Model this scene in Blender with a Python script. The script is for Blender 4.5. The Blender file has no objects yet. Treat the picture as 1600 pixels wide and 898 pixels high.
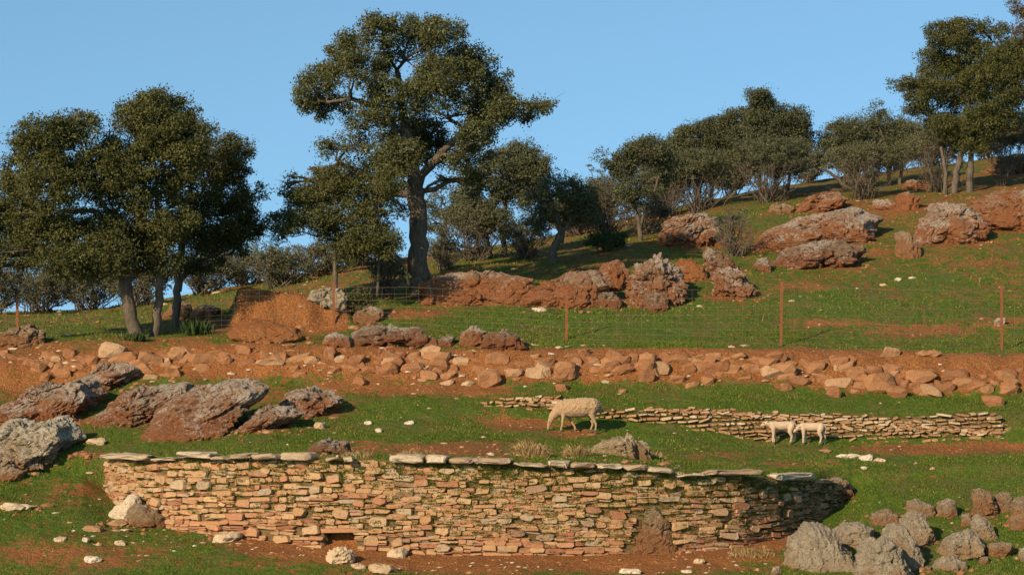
import bpy, bmesh, math, random
import numpy as np
from mathutils import Vector, Matrix

# ------------------------------------------------------------------ camera, sky, sun, exposure
scn = bpy.context.scene
C = scn.collection
F, PX0, PY0 = 3918.0, 800.0, 600.0          # focal length in photo pixels, principal column, horizon row
cam = bpy.data.cameras.new('camera'); cam_o = bpy.data.objects.new('camera', cam); C.objects.link(cam_o)
cam.sensor_width = 36.0; cam.lens = 36.0 * F / 1600.0
cam.shift_y = (PY0 - 449.0) / 1600.0
cam.clip_start = 0.5; cam.clip_end = 8000.0
cam_o.location = (0, 0, 0); cam_o.rotation_euler = (math.radians(90), 0, 0)
scn.camera = cam_o

SUN_AZ, SUN_EL = math.radians(37), math.radians(25)   # azimuth: behind the camera, towards the left
sun_dir = Vector((-math.sin(SUN_AZ) * math.cos(SUN_EL), -math.cos(SUN_AZ) * math.cos(SUN_EL), math.sin(SUN_EL)))
world = bpy.data.worlds.new('World'); scn.world = world; world.use_nodes = True
wn = world.node_tree.nodes; wl = world.node_tree.links
sky = wn.new('ShaderNodeTexSky'); sky.sky_type = 'NISHITA'; sky.sun_disc = False
sky.sun_elevation = SUN_EL; sky.sun_rotation = math.atan2(sun_dir.x, sun_dir.y)
sky.altitude = 300; sky.air_density = 1.0; sky.dust_density = 0.6; sky.ozone_density = 1.6
# clear deep-blue day: the low, milky band of the model atmosphere is lifted and the whole sky tinted evenly
geo = wn.new('ShaderNodeTexCoord'); lift = wn.new('ShaderNodeVectorMath'); lift.operation = 'ADD'; lift.inputs[1].default_value = (0, 0, 0.22)
nrm = wn.new('ShaderNodeVectorMath'); nrm.operation = 'NORMALIZE'
wl.new(geo.outputs['Generated'], lift.inputs[0]); wl.new(lift.outputs[0], nrm.inputs[0]); wl.new(nrm.outputs[0], sky.inputs['Vector'])
tint = wn.new('ShaderNodeMix'); tint.data_type = 'RGBA'; tint.blend_type = 'MULTIPLY'; tint.inputs[0].default_value = 1.0; tint.inputs[7].default_value = (0.79, 1.0, 0.97, 1)
wl.new(sky.outputs['Color'], tint.inputs[6]); wl.new(tint.outputs[2], wn['Background'].inputs['Color'])
wn['Background'].inputs['Strength'].default_value = 0.13
sl = bpy.data.lights.new('sun', 'SUN'); sl.energy = 4.8; sl.angle = math.radians(0.5); sl.color = (1.0, 0.82, 0.57)
so = bpy.data.objects.new('sun', sl); C.objects.link(so); so.rotation_euler = sun_dir.to_track_quat('Z', 'Y').to_euler()
scn.view_settings.view_transform = 'Standard'; scn.view_settings.look = 'None'
scn.view_settings.exposure = 0.5; scn.view_settings.gamma = 1.0; scn.view_settings.use_curve_mapping = False

random.seed(5); rng = np.random.default_rng(7)

# ------------------------------------------------------------------ noise
def _h(ix, iy, iz, seed):
    h = (ix.astype(np.int64) * 374761393 + iy.astype(np.int64) * 668265263 + iz.astype(np.int64) * 2147483647 + seed * 974634777) & 0xFFFFFFFF
    h = ((h ^ (h >> 13)) * 1274126177) & 0xFFFFFFFF
    h = ((h ^ (h >> 16)) * 2246822519) & 0xFFFFFFFF
    return ((h ^ (h >> 15)) & 0xFFFFFF) / float(0xFFFFFF) * 2 - 1
def vnoise(p, seed=0):
    i = np.floor(p).astype(np.int64); f = p - i; f = f * f * (3 - 2 * f)
    x, y, z = i[:, 0], i[:, 1], i[:, 2]; fx, fy, fz = f[:, 0], f[:, 1], f[:, 2]
    L = lambda a, b, t: a + (b - a) * t
    return L(L(L(_h(x, y, z, seed), _h(x+1, y, z, seed), fx), L(_h(x, y+1, z, seed), _h(x+1, y+1, z, seed), fx), fy),
             L(L(_h(x, y, z+1, seed), _h(x+1, y, z+1, seed), fx), L(_h(x, y+1, z+1, seed), _h(x+1, y+1, z+1, seed), fx), fy), fz)
def fbm(p, octv=4, seed=0, gain=0.5):
    p = np.asarray(p, float); r = np.zeros(len(p)); a = 1.0; t = 0.0
    for o in range(octv):
        r += a * vnoise(p * (2.03 ** o) + o * 17.3, seed + o); t += a; a *= gain
    return r / t * 1.5
def sstep(a, b, x):
    t = np.clip((x - a) / (b - a), 0, 1); return t * t * (3 - 2 * t)

# ------------------------------------------------------------------ object helpers
def mesh_np(name, V, faces_flat, nside, mat, parent=None, attrs=None, smooth=False):
    """V: (n,3) array; faces_flat: (m,nside) index array, all faces with nside corners."""
    me = bpy.data.meshes.new(name); V = np.asarray(V, np.float32); Fc = np.asarray(faces_flat, np.int32)
    me.vertices.add(len(V)); me.vertices.foreach_set('co', V.ravel())
    me.loops.add(Fc.size); me.loops.foreach_set('vertex_index', Fc.ravel())
    me.polygons.add(len(Fc)); me.polygons.foreach_set('loop_start', np.arange(0, Fc.size, nside, dtype=np.int32))
    me.polygons.foreach_set('use_smooth', np.full(len(Fc), smooth, dtype=bool))
    me.update(calc_edges=True)
    for k, a in (attrs or {}).items():
        at = me.attributes.new(k, 'FLOAT', 'POINT'); at.data.foreach_set('value', np.asarray(a, np.float32))
    return link(name, me, mat, parent)
def link(name, me, mat, parent=None):
    o = bpy.data.objects.new(name, me); C.objects.link(o)
    if mat is not None and len(me.materials) == 0: me.materials.append(mat)
    if parent is not None: o.parent = parent; o.matrix_parent_inverse = Matrix.Identity(4)
    return o
class MB:
    """collects polygons for one mesh"""
    def __init__(s): s.v = []; s.f = []; s.t = []
    def add(s, vs, fs, tone=0.5):
        b = len(s.v); s.v += [tuple(x) for x in vs]; s.f += [tuple(i + b for i in f) for f in fs]; s.t += [tone] * len(vs)
    def tube(s, pts, rad, n=5, tone=0.5):
        pts = [Vector(p) for p in pts]; b = len(s.v); k = len(pts)
        for i, p in enumerate(pts):
            d = (pts[min(i+1, k-1)] - pts[max(i-1, 0)])
            d = d.normalized() if d.length > 1e-9 else Vector((0, 0, 1))
            a = d.cross(Vector((0, 1, 0.13))); a = a.normalized() if a.length > 1e-6 else Vector((1, 0, 0)); c = d.cross(a)
            for j in range(n):
                w = 2 * math.pi * j / n; s.v.append(tuple(p + (a * math.cos(w) + c * math.sin(w)) * rad[i]))
        s.t += [tone] * (n * k)
        for i in range(k - 1):
            for j in range(n):
                s.f.append((b + i*n + j, b + i*n + (j+1) % n, b + (i+1)*n + (j+1) % n, b + (i+1)*n + j))
        s.f.append(tuple(b + (k-1)*n + j for j in range(n))); s.f.append(tuple(b + j for j in reversed(range(n))))
    def build(s, name, mat, parent=None, smooth=False):
        me = bpy.data.meshes.new(name); me.from_pydata(s.v, [], s.f)
        at = me.attributes.new('tone', 'FLOAT', 'POINT'); at.data.foreach_set('value', np.asarray(s.t, np.float32))
        if smooth: me.polygons.foreach_set('use_smooth', np.ones(len(me.polygons), dtype=bool))
        me.update(); return link(name, me, mat, parent)
def tag(o, label=None, cat=None, group=None, kind=None):
    if label: o['label'] = label
    if cat: o['category'] = cat
    if group: o['group'] = group
    if kind: o['kind'] = kind
    return o
def empty(name, loc):
    o = bpy.data.objects.new(name, None); C.objects.link(o); o.location = loc; o.empty_display_size = 0.2; return o

# ------------------------------------------------------------------ materials
def new_mat(name):
    m = bpy.data.materials.new(name); m.use_nodes = True
    nt = m.node_tree; b = nt.nodes['Principled BSDF']; b.inputs['Roughness'].default_value = 0.9
    b.inputs['Specular IOR Level'].default_value = 0.15
    return m, nt, b
def N(nt, t, **kw):
    n = nt.nodes.new(t)
    for k, v in kw.items():
        if k in n.inputs: n.inputs[k].default_value = v
        else: setattr(n, k, v)
    return n
def noise(nt, vec, scale, detail=4, rough=0.6, dist=0.0):
    n = N(nt, 'ShaderNodeTexNoise'); n.inputs['Scale'].default_value = scale; n.inputs['Detail'].default_value = detail
    n.inputs['Roughness'].default_value = rough; n.inputs['Distortion'].default_value = dist
    nt.links.new(vec, n.inputs['Vector']); return n.outputs['Fac']
def ramp(nt, fac, stops, interp='LINEAR'):
    r = N(nt, 'ShaderNodeValToRGB'); r.color_ramp.interpolation = interp; e = r.color_ramp.elements
    while len(e) < len(stops): e.new(0.5)
    for el, (p, c) in zip(e, stops):
        el.position = p; el.color = (c, c, c, 1) if isinstance(c, (int, float)) else (*c, 1)
    nt.links.new(fac, r.inputs['Fac']); return r.outputs['Color']
def mix(nt, fac, a, b, blend='MIX'):
    m = N(nt, 'ShaderNodeMix'); m.data_type = 'RGBA'; m.blend_type = blend
    for s, v in ((m.inputs[0], fac), (m.inputs[6], a), (m.inputs[7], b)):
        if isinstance(v, (int, float)): s.default_value = v
        elif isinstance(v, tuple): s.default_value = (*v, 1)
        else: nt.links.new(v, s)
    return m.outputs[2]
def mathn(nt, op, a, b=0.5, clamp=False):
    m = N(nt, 'ShaderNodeMath'); m.operation = op; m.use_clamp = clamp
    for s, v in ((m.inputs[0], a), (m.inputs[1], b)):
        if isinstance(v, (int, float)): s.default_value = v
        else: nt.links.new(v, s)
    return m.outputs[0]
def attr(nt, name): return N(nt, 'ShaderNodeAttribute', attribute_name=name).outputs['Fac']
def gpos(nt): return N(nt, 'ShaderNodeNewGeometry').outputs['Position']
def bump(nt, b, h, strength, dist):
    n = N(nt, 'ShaderNodeBump'); n.inputs['Strength'].default_value = strength; n.inputs['Distance'].default_value = dist
    nt.links.new(h, n.inputs['Height']); nt.links.new(n.outputs['Normal'], b.inputs['Normal'])

SOIL_A, SOIL_B, SOIL_C = (0.39, 0.145, 0.040), (0.27, 0.098, 0.029), (0.47, 0.225, 0.09)
def ground_mat():
    m, nt, b = new_mat('ground'); p = gpos(nt)
    n1 = noise(nt, p, 0.9, 5, 0.65); n2 = noise(nt, p, 7, 4, 0.7); n3 = noise(nt, p, 30, 3, 0.7)
    soil = mix(nt, ramp(nt, n1, [(0.35, 0), (0.65, 1)]), SOIL_A, SOIL_B)
    soil = mix(nt, ramp(nt, n2, [(0.55, 0), (0.75, 0.8)]), soil, SOIL_C)
    soil = mix(nt, ramp(nt, n3, [(0.38, 0.8), (0.55, 0)]), soil, (0.10, 0.042, 0.016))
    soil = mix(nt, ramp(nt, noise(nt, p, 14, 5, 0.8), [(0.58, 0), (0.70, 0.7)]), soil, (0.40, 0.235, 0.115))
    gr = mix(nt, ramp(nt, n2, [(0.35, 0), (0.65, 1)]), (0.050, 0.090, 0.008), (0.100, 0.142, 0.013))
    gr = mix(nt, ramp(nt, n1, [(0.47, 0), (0.66, 0.8)]), gr, (0.135, 0.105, 0.030))
    gr = mix(nt, ramp(nt, n3, [(0.58, 0), (0.72, 0.5)]), gr, (0.20, 0.15, 0.05))
    d = attr(nt, 'dirt'); nn = mathn(nt, 'MULTIPLY', mathn(nt, 'SUBTRACT', noise(nt, p, 3.6, 8, 0.82), 0.5), 3.0)
    fac = ramp(nt, mathn(nt, 'ADD', d, nn), [(0.44, 0), (0.58, 1)])
    nt.links.new(mix(nt, fac, gr, soil), b.inputs['Base Color'])
    bump(nt, b, mathn(nt, 'ADD', n2, mathn(nt, 'MULTIPLY', n3, 0.5)), 1.0, 0.12)
    return m
def rock_mat(name, base1, base2, red, lichen, lich_amt, dark_amt, red_amt, strata=2.2):
    m, nt, b = new_mat(name); p = gpos(nt)
    tc = N(nt, 'ShaderNodeMapping'); nt.links.new(p, tc.inputs['Vector'])
    tc.inputs['Rotation'].default_value = (0.3, 0.5, 0.2); tc.inputs['Scale'].default_value = (1, 1, strata); q = tc.outputs['Vector']
    n1 = noise(nt, q, 1.1, 6, 0.7, 0.5); n2 = noise(nt, q, 5, 6, 0.72, 0.4); n3 = noise(nt, p, 22, 4, 0.7); n4 = noise(nt, p, 9, 6, 0.8, 0.6)
    col = mix(nt, ramp(nt, n2, [(0.35, 0), (0.65, 1)]), base1, base2)
    hg = attr(nt, 'hgt')     # soil-stained foot, lichened crest
    col = mix(nt, ramp(nt, mathn(nt, 'ADD', n1, mathn(nt, 'ADD', mathn(nt, 'MULTIPLY', hg, -0.45), red_amt - 0.24)), [(0.40, 0), (0.58, 1)]), col, red)
    col = mix(nt, ramp(nt, n3, [(0.33, 0.5), (0.46, 0)]), col, (0.075, 0.048, 0.030))
    col = mix(nt, ramp(nt, mathn(nt, 'ADD', n4, dark_amt - 0.5), [(0.56, 0), (0.66, 0.75)]), col, (0.035, 0.029, 0.023))
    n5 = noise(nt, p, 11, 7, 0.82, 0.9); n6 = noise(nt, p, 1.6, 3, 0.6)
    lm = mathn(nt, 'ADD', mathn(nt, 'MULTIPLY', n6, 0.5), mathn(nt, 'ADD', n5, lich_amt - 0.75))
    up = N(nt, 'ShaderNodeSeparateXYZ'); nt.links.new(N(nt, 'ShaderNodeNewGeometry').outputs['Normal'], up.inputs[0])
    lm = mathn(nt, 'ADD', mathn(nt, 'ADD', lm, mathn(nt, 'MULTIPLY', hg, 0.17)), mathn(nt, 'MULTIPLY', up.outputs['Z'], 0.08))
    lm = mathn(nt, 'SUBTRACT', lm, 0.13)
    col = mix(nt, ramp(nt, lm, [(0.52, 0), (0.60, 0.9)]), col, lichen)
    nt.links.new(col, b.inputs['Base Color'])
    bump(nt, b, mathn(nt, 'ADD', n2, mathn(nt, 'ADD', mathn(nt, 'MULTIPLY', n4, 1.1), mathn(nt, 'MULTIPLY', n3, 0.5))), 1.0, 0.13)
    return m
def stone_mat(name, stops, grey=0.25, moss=0.0, dist=0.012):
    m, nt, b = new_mat(name); p = gpos(nt); t = attr(nt, 'tone')
    col = ramp(nt, t, stops)
    n1 = noise(nt, p, 9, 5, 0.7, 0.3); n2 = noise(nt, p, 38, 4, 0.7); n3 = noise(nt, p, 3.5, 4, 0.7)
    col = mix(nt, ramp(nt, n1, [(0.35, 0), (0.68, 0.65)]), col, mix(nt, 0.55, col, (0.36, 0.20, 0.10)))
    col = mix(nt, ramp(nt, n2, [(0.34, 0.55), (0.52, 0)]), col, (0.11, 0.065, 0.035))
    col = mix(nt, ramp(nt, n3, [(0.55, 0), (0.72, grey)]), col, (0.34, 0.30, 0.24))
    if moss: col = mix(nt, ramp(nt, noise(nt, p, 5, 5, 0.7), [(0.55, 0), (0.68, moss)]), col, (0.07, 0.085, 0.018))
    nt.links.new(col, b.inputs['Base Color'])
    bump(nt, b, mathn(nt, 'ADD', n1, mathn(nt, 'MULTIPLY', n2, 0.5)), 0.9, dist)
    return m
def leaf_mat(name, stops, trans=0.18, rough=0.7, spec=0.12):
    m, nt, b = new_mat(name); t = attr(nt, 'tone'); col = ramp(nt, t, stops)
    big = noise(nt, gpos(nt), 0.9, 3, 0.6)
    col = mix(nt, ramp(nt, big, [(0.35, 0.0), (0.65, 0.35)]), col, mix(nt, 0.6, col, (0.085, 0.065, 0.02)))
    nt.links.new(col, b.inputs['Base Color']); b.inputs['Roughness'].default_value = rough; b.inputs['Specular IOR Level'].default_value = spec
    tr = N(nt, 'ShaderNodeBsdfTranslucent'); nt.links.new(col, tr.inputs['Color'])
    ms = N(nt, 'ShaderNodeMixShader'); ms.inputs[0].default_value = trans
    nt.links.new(b.outputs[0], ms.inputs[1]); nt.links.new(tr.outputs[0], ms.inputs[2])
    nt.links.new(ms.outputs[0], nt.nodes['Material Output'].inputs['Surface']); return m
def bark_mat(name, c1, c2):
    m, nt, b = new_mat(name); p = gpos(nt)
    mp = N(nt, 'ShaderNodeMapping'); nt.links.new(p, mp.inputs['Vector']); mp.inputs['Scale'].default_value = (1, 1, 0.3)
    n1 = noise(nt, mp.outputs['Vector'], 14, 5, 0.75); n2 = noise(nt, p, 3, 4, 0.6)
    nt.links.new(mix(nt, ramp(nt, mathn(nt, 'ADD', mathn(nt, 'MULTIPLY', n1, 0.7), mathn(nt, 'MULTIPLY', n2, 0.3)), [(0.38, 0), (0.62, 1)]), c1, c2), b.inputs['Base Color'])
    bump(nt, b, n1, 1.0, 0.04); return m

M = {}
M['ground'] = ground_mat()
M['rock_red'] = rock_mat('rust_stained_rock', (0.26, 0.135, 0.07), (0.34, 0.20, 0.11), (0.31, 0.115, 0.042), (0.46, 0.37, 0.28), 0.43, 0.47, 0.62)
M['rock_lichen'] = rock_mat('lichened_red_rock', (0.26, 0.145, 0.08), (0.34, 0.215, 0.13), (0.29, 0.11, 0.042), (0.48, 0.39, 0.30), 0.50, 0.50, 0.55)
M['rock_brown'] = rock_mat('brown_rock', (0.27, 0.165, 0.085), (0.38, 0.26, 0.15), (0.30, 0.135, 0.055), (0.48, 0.42, 0.33), 0.40, 0.50, 0.50)
M['rock_pale'] = rock_mat('pale_weathered_rock', (0.40, 0.30, 0.185), (0.52, 0.41, 0.265), (0.36, 0.21, 0.105), (0.62, 0.53, 0.39), 0.48, 0.57, 0.40)
M['rock_schist'] = rock_mat('pale_fluted_rock', (0.30, 0.195, 0.10), (0.42, 0.30, 0.165), (0.26, 0.135, 0.06), (0.58, 0.46, 0.30), 0.48, 0.46, 0.40, 0.3)
M['rock_grey'] = rock_mat('grey_brown_rock', (0.33, 0.255, 0.165), (0.46, 0.36, 0.245), (0.35, 0.215, 0.11), (0.44, 0.37, 0.28), 0.38, 0.50, 0.46, 0.6)
M['rock_dark'] = rock_mat('dark_lichened_rock', (0.20, 0.115, 0.065), (0.28, 0.175, 0.105), (0.24, 0.09, 0.036), (0.44, 0.36, 0.28), 0.46, 0.52, 0.50)
M['earth'] = rock_mat('bare_red_earth', (0.36, 0.135, 0.042), (0.30, 0.10, 0.032), (0.38, 0.15, 0.05), (0.42, 0.30, 0.18), 0.36, 0.36, 0.50)
M['wall_stone'] = stone_mat('wall_stone', [(0.0, (0.22, 0.078, 0.042)), (0.16, (0.31, 0.128, 0.064)), (0.34, (0.38, 0.180, 0.085)), (0.55, (0.35, 0.195, 0.092)), (0.75, (0.44, 0.270, 0.135)), (0.90, (0.33, 0.25, 0.165)), (1.0, (0.20, 0.10, 0.058))], 0.4, 0.65)
M['cap_stone'] = stone_mat('cap_stone', [(0, (0.31, 0.21, 0.13)), (0.6, (0.38, 0.29, 0.19)), (1, (0.48, 0.39, 0.27))], 0.4, 0.0, 0.02)
M['bank_stone'] = stone_mat('bank_stone', [(0.0, (0.22, 0.080, 0.030)), (0.45, (0.28, 0.112, 0.043)), (0.8, (0.32, 0.148, 0.064)), (1.0, (0.42, 0.26, 0.145))], 0.15, 0.25, 0.04)
M['rubble_stone'] = stone_mat('rubble_stone', [(0.0, (0.24, 0.10, 0.045)), (0.35, (0.31, 0.165, 0.078)), (0.7, (0.37, 0.235, 0.12)), (1.0, (0.50, 0.385, 0.25))], 0.2, 0.6)
M['pebble'] = stone_mat('pebble', [(0.0, (0.38, 0.235, 0.125)), (0.5, (0.48, 0.355, 0.22)), (1.0, (0.60, 0.51, 0.38))], 0.3)
M['clod'] = stone_mat('soil_clod', [(0.0, (0.20, 0.075, 0.026)), (0.6, (0.33, 0.14, 0.05)), (1.0, (0.44, 0.27, 0.14))], 0.1)
M['core'] = stone_mat('earth_joint', [(0, (0.10, 0.062, 0.026)), (1, (0.10, 0.062, 0.026))], 0.0, 0.95, 0.03)
M['holm'] = leaf_mat('holm_oak_leaf', [(0, (0.037, 0.041, 0.013)), (0.5, (0.077, 0.077, 0.022)), (0.85, (0.118, 0.110, 0.036)), (1, (0.142, 0.133, 0.053))])
M['holm_oak_big'] = leaf_mat('old_holm_oak_leaf', [(0, (0.035, 0.039, 0.015)), (0.45, (0.076, 0.077, 0.026)), (0.8, (0.119, 0.122, 0.050)), (1, (0.237, 0.245, 0.145))])
M['olive'] = leaf_mat('grey_olive_leaf', [(0, (0.046, 0.049, 0.023)), (0.5, (0.089, 0.093, 0.043)), (1, (0.171, 0.172, 0.095))])
M['thicket'] = leaf_mat('grey_thicket_leaf', [(0, (0.055, 0.055, 0.026)), (0.5, (0.105, 0.102, 0.050)), (1, (0.18, 0.168, 0.095))])
M['brownleaf'] = leaf_mat('withered_leaf', [(0, (0.06, 0.035, 0.015)), (0.5, (0.11, 0.065, 0.03)), (1, (0.19, 0.12, 0.06))])
M['grass'] = leaf_mat('grass_blade', [(0, (0.066, 0.110, 0.009)), (0.55, (0.120, 0.162, 0.015)), (0.8, (0.175, 0.175, 0.028)), (1, (0.33, 0.25, 0.09))], 0.3, 0.7, 0.1)
M['straw'] = leaf_mat('dry_straw', [(0, (0.26, 0.15, 0.055)), (0.5, (0.46, 0.30, 0.13)), (1, (0.66, 0.52, 0.30))], 0.2, 0.8, 0.1)
M['weed'] = leaf_mat('dark_weed_leaf', [(0, (0.020, 0.040, 0.010)), (1, (0.055, 0.085, 0.020))])
M['bark'] = bark_mat('holm_bark', (0.055, 0.042, 0.030), (0.15, 0.115, 0.080))
M['bark_light'] = bark_mat('grey_bark', (0.065, 0.047, 0.030), (0.15, 0.112, 0.075))
M['twig'] = bark_mat('twig_bark', (0.085, 0.062, 0.043), (0.165, 0.128, 0.092))
def simple(name, c, rough=0.8, metal=0.0):
    m, nt, b = new_mat(name); n = noise(nt, gpos(nt), 25, 4, 0.7)
    nt.links.new(mix(nt, ramp(nt, n, [(0.35, 0), (0.65, 1)]), c, tuple(x * 0.6 for x in c)), b.inputs['Base Color'])
    b.inputs['Roughness'].default_value = rough; b.inputs['Metallic'].default_value = metal; return m
M['rust'] = simple('rusty_steel', (0.22, 0.075, 0.030))
M['wire'] = simple('weathered_wire', (0.20, 0.13, 0.085), 0.6)
M['hoof'] = simple('hoof_horn', (0.12, 0.085, 0.055)); M['eye'] = simple('eye', (0.02, 0.015, 0.01), 0.2)
def wool_mat(name, c1, c2):
    m, nt, b = new_mat(name); p = N(nt, 'ShaderNodeTexCoord').outputs['Object']
    n1 = noise(nt, p, 28, 5, 0.7, 0.5); n2 = noise(nt, p, 4, 3, 0.6)
    col = mix(nt, ramp(nt, n1, [(0.35, 0), (0.65, 1)]), c1, c2); col = mix(nt, ramp(nt, n2, [(0.45, 0), (0.7, 0.4)]), col, (0.30, 0.17, 0.08))
    nt.links.new(col, b.inputs['Base Color']); bump(nt, b, n1, 0.9, 0.03); b.inputs['Sheen Weight'].default_value = 0.2; return m
M['wool'] = wool_mat('ewe_wool', (0.31, 0.185, 0.092), (0.41, 0.268, 0.142)); M['lamb'] = wool_mat('lamb_wool', (0.43, 0.29, 0.175), (0.53, 0.38, 0.25))

# ------------------------------------------------------------------ terrain: a terraced hillside
TPX = np.array([-300, 0, 165, 400, 600, 800, 1000, 1200, 1400, 1600, 1900], float)
ROWS = [(52.6, [722, 716, 706, 694, 690, 694, 706, 724, 735, 724, 722]), (55.4, [668, 668, 664, 656, 658, 662, 670, 687, 694, 696, 696]),
        (56.2, [648, 648, 645, 640, 642, 640, 640, 647, 650, 652, 650]), (58.4, [606, 606, 602, 598, 602, 606, 604, 604, 616, 612, 610]),
        (59.3, [565, 562, 550, 542, 546, 550, 546, 548, 552, 555, 555]), (60.6, [540, 538, 530, 528, 530, 536, 534, 540, 544, 546, 546]),
        (66, [512, 508, 510, 488, 465, 463, 468, 462, 458, 460, 460]), (72, [500, 496, 490, 458, 426, 412, 396, 400, 392, 384, 384]),
        (80, [494, 490, 484, 444, 410, 390, 356, 328, 318, 308, 306]), (90, [494, 491, 486, 442, 406, 382, 340, 300, 284, 262, 258]),
        (100, [496, 494, 488, 446, 410, 386, 338, 292, 266, 240, 236]), (115, [510, 505, 498, 465, 430, 400, 348, 302, 280, 252, 250]),
        (150, [545, 540, 535, 520, 500, 480, 440, 410, 390, 370, 370]), (300, [575] * 11), (4000, [603] * 11)]
WPX = np.array([-300, 0, 130, 165, 180, 215, 270, 360, 500, 700, 900, 1050, 1110, 1160, 1215, 1250, 1285, 1315, 1332, 1362, 1600, 1900], float)
WD = np.array([52.4, 52.4, 52.3, 52.2, 51.3, 50.4, 49.6, 48.9, 48.4, 48.1, 48.1, 48.25, 48.42, 48.75, 49.45, 50.15, 51.0, 51.9, 52.45, 52.4, 52.4, 52.4])
WBASE = np.array([730, 726, 742, 765, 785, 808, 826, 840, 856, 867, 868, 863, 859, 853, 842, 828, 810, 788, 768, 752, 738, 732], float)
WTPX = np.array([165, 300, 440, 600, 800, 950, 1100, 1200, 1332], float)
WTOP = np.array([714, 712, 713, 717, 721, 727, 737, 743, 752], float)
zpy = lambda py, D: -(py - PY0) / F * D
_pc = np.arange(-300, 1901, 10.0)
_Z = np.array([np.interp(_pc, TPX, zpy(np.array(r, float), D)) for D, r in ROWS])
_k = np.hanning(15)[1:-1]; _k /= _k.sum(); _n = len(_k) // 2
_Z = np.array([np.convolve(np.pad(r, _n, mode='edge'), _k, 'valid') for r in _Z])
_RD = np.array([d for d, _ in ROWS]); _Dd = np.concatenate([np.arange(52.6, 130, 0.1), np.linspace(130, 4000, 300)])
_T = np.array([np.interp(_Dd, _RD, _Z[:, i]) for i in range(len(_pc))])          # (px, D)
_nk = 5; _core = _T[:, :774]; _ker = np.hanning(11)[1:-1]; _ker /= _ker.sum()
_T[:, :774] = np.array([np.convolve(np.pad(r, 4, mode='reflect', reflect_type='odd'), _ker, 'valid') for r in _core])
def upper(px, D):
    px = np.clip(px, -300, 1900); a = (px + 300) / 10; i = np.clip(a.astype(int), 0, len(_pc) - 2); fa = a - i
    D = np.maximum(D, 52.6)
    j = np.clip(np.searchsorted(_Dd, D) - 1, 0, len(_Dd) - 2); fd = np.clip((D - _Dd[j]) / (_Dd[j+1] - _Dd[j]), 0, 1)
    return (_T[i, j] * (1-fa) + _T[i+1, j] * fa) * (1-fd) + (_T[i, j+1] * (1-fa) + _T[i+1, j+1] * fa) * fd
def wall_D(px): return np.interp(px, WPX, WD)
def ground_z(X, Y):
    X = np.asarray(X, float); Y = np.asarray(Y, float); px = PX0 + F * X / Y; pc = np.clip(px, -300, 1900)
    dw = wall_D(pc); zb = zpy(np.interp(pc, WPX, WBASE), dw); zu = upper(pc, np.full_like(Y, 52.6))
    z = upper(pc, Y)
    slope = (zb + 3.52) / (dw - 46.2)
    zf = np.where(Y < dw, zb - (dw - np.maximum(Y, 46.2)) * slope - np.maximum(0, 46.2 - Y) * .12, zb + (zu - zb) * np.clip((Y - dw) / (52.7 - dw), 0, 1))
    zf = np.maximum(zf, -7.5 + 0 * zf)
    zt = zpy(np.interp(pc, WTPX, WTOP), dw + 0.4)
    zbk = zt + (zu - zt) * np.clip((Y - dw - 0.4) / np.maximum(52.7 - dw - 0.4, 0.3), 0, 1)
    dDdX = (wall_D(pc + 6) - wall_D(pc - 6)) / (12 / F * dw)
    dist = (Y - dw) / np.sqrt(1 + dDdX ** 2)
    t = sstep(0.30, 0.58, dist) * ((pc > 165) & (pc < 1332))
    zl = zf * (1 - t) + zbk * t
    z = np.where(Y < 52.7, zl, z)
    cn = fbm(np.stack([X * 1.3, Y * .8, 0 * X], -1).reshape(-1, 3), 3, 44, .6).reshape(X.shape)
    cut = sstep(354, 376, pc + cn * 7) * (1 - sstep(540, 562, pc)) * sstep(62.35, 63.05, Y + cn * .3) * (Y < 80)
    ztop = zpy(np.interp(pc, [360, 385, 430, 480, 520, 550], [452, 450, 456, 463, 470, 482]), 63.0)
    z = z + np.maximum(0, ztop - z) * cut
    P = np.stack([X, Y, 0 * X], -1).reshape(-1, 3)
    n = (0.07 * fbm(P * 0.55, 3, 11) + 0.035 * fbm(P * 2.3, 3, 12)).reshape(X.shape)
    pyy = PY0 - F * z / Y
    bank = np.exp(-((Y - 58.9) / 0.55) ** 2)
    n = n + bank * (0.10 * fbm(P * 1.6, 3, 13)).reshape(X.shape)
    return z + n * np.where((Y < 52.7) & (np.abs(dist) < 0.7), 0.35, 1.0) * np.where(Y < 200, 1, 0)
_fd = np.concatenate([np.arange(44, 70, 0.05), np.arange(70, 130, 0.2)])
def ray_D(px, py):
    """distance of the first ground point seen at a photo pixel"""
    g = PY0 - F * ground_z((px - PX0) / F * _fd, _fd) / _fd
    ok = np.nonzero(g <= py)[0]
    return float(_fd[ok[0]]) if len(ok) else 95.0
def at(px, py, D=None):
    D = ray_D(px, py) if D is None else D
    X = (px - PX0) / F * D
    return Vector((X, D, float(ground_z(np.array([X]), np.array([D]))[0])))
def pt(px, py, D): return Vector(((px - PX0) / F * D, D, -(py - PY0) / F * D))

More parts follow.
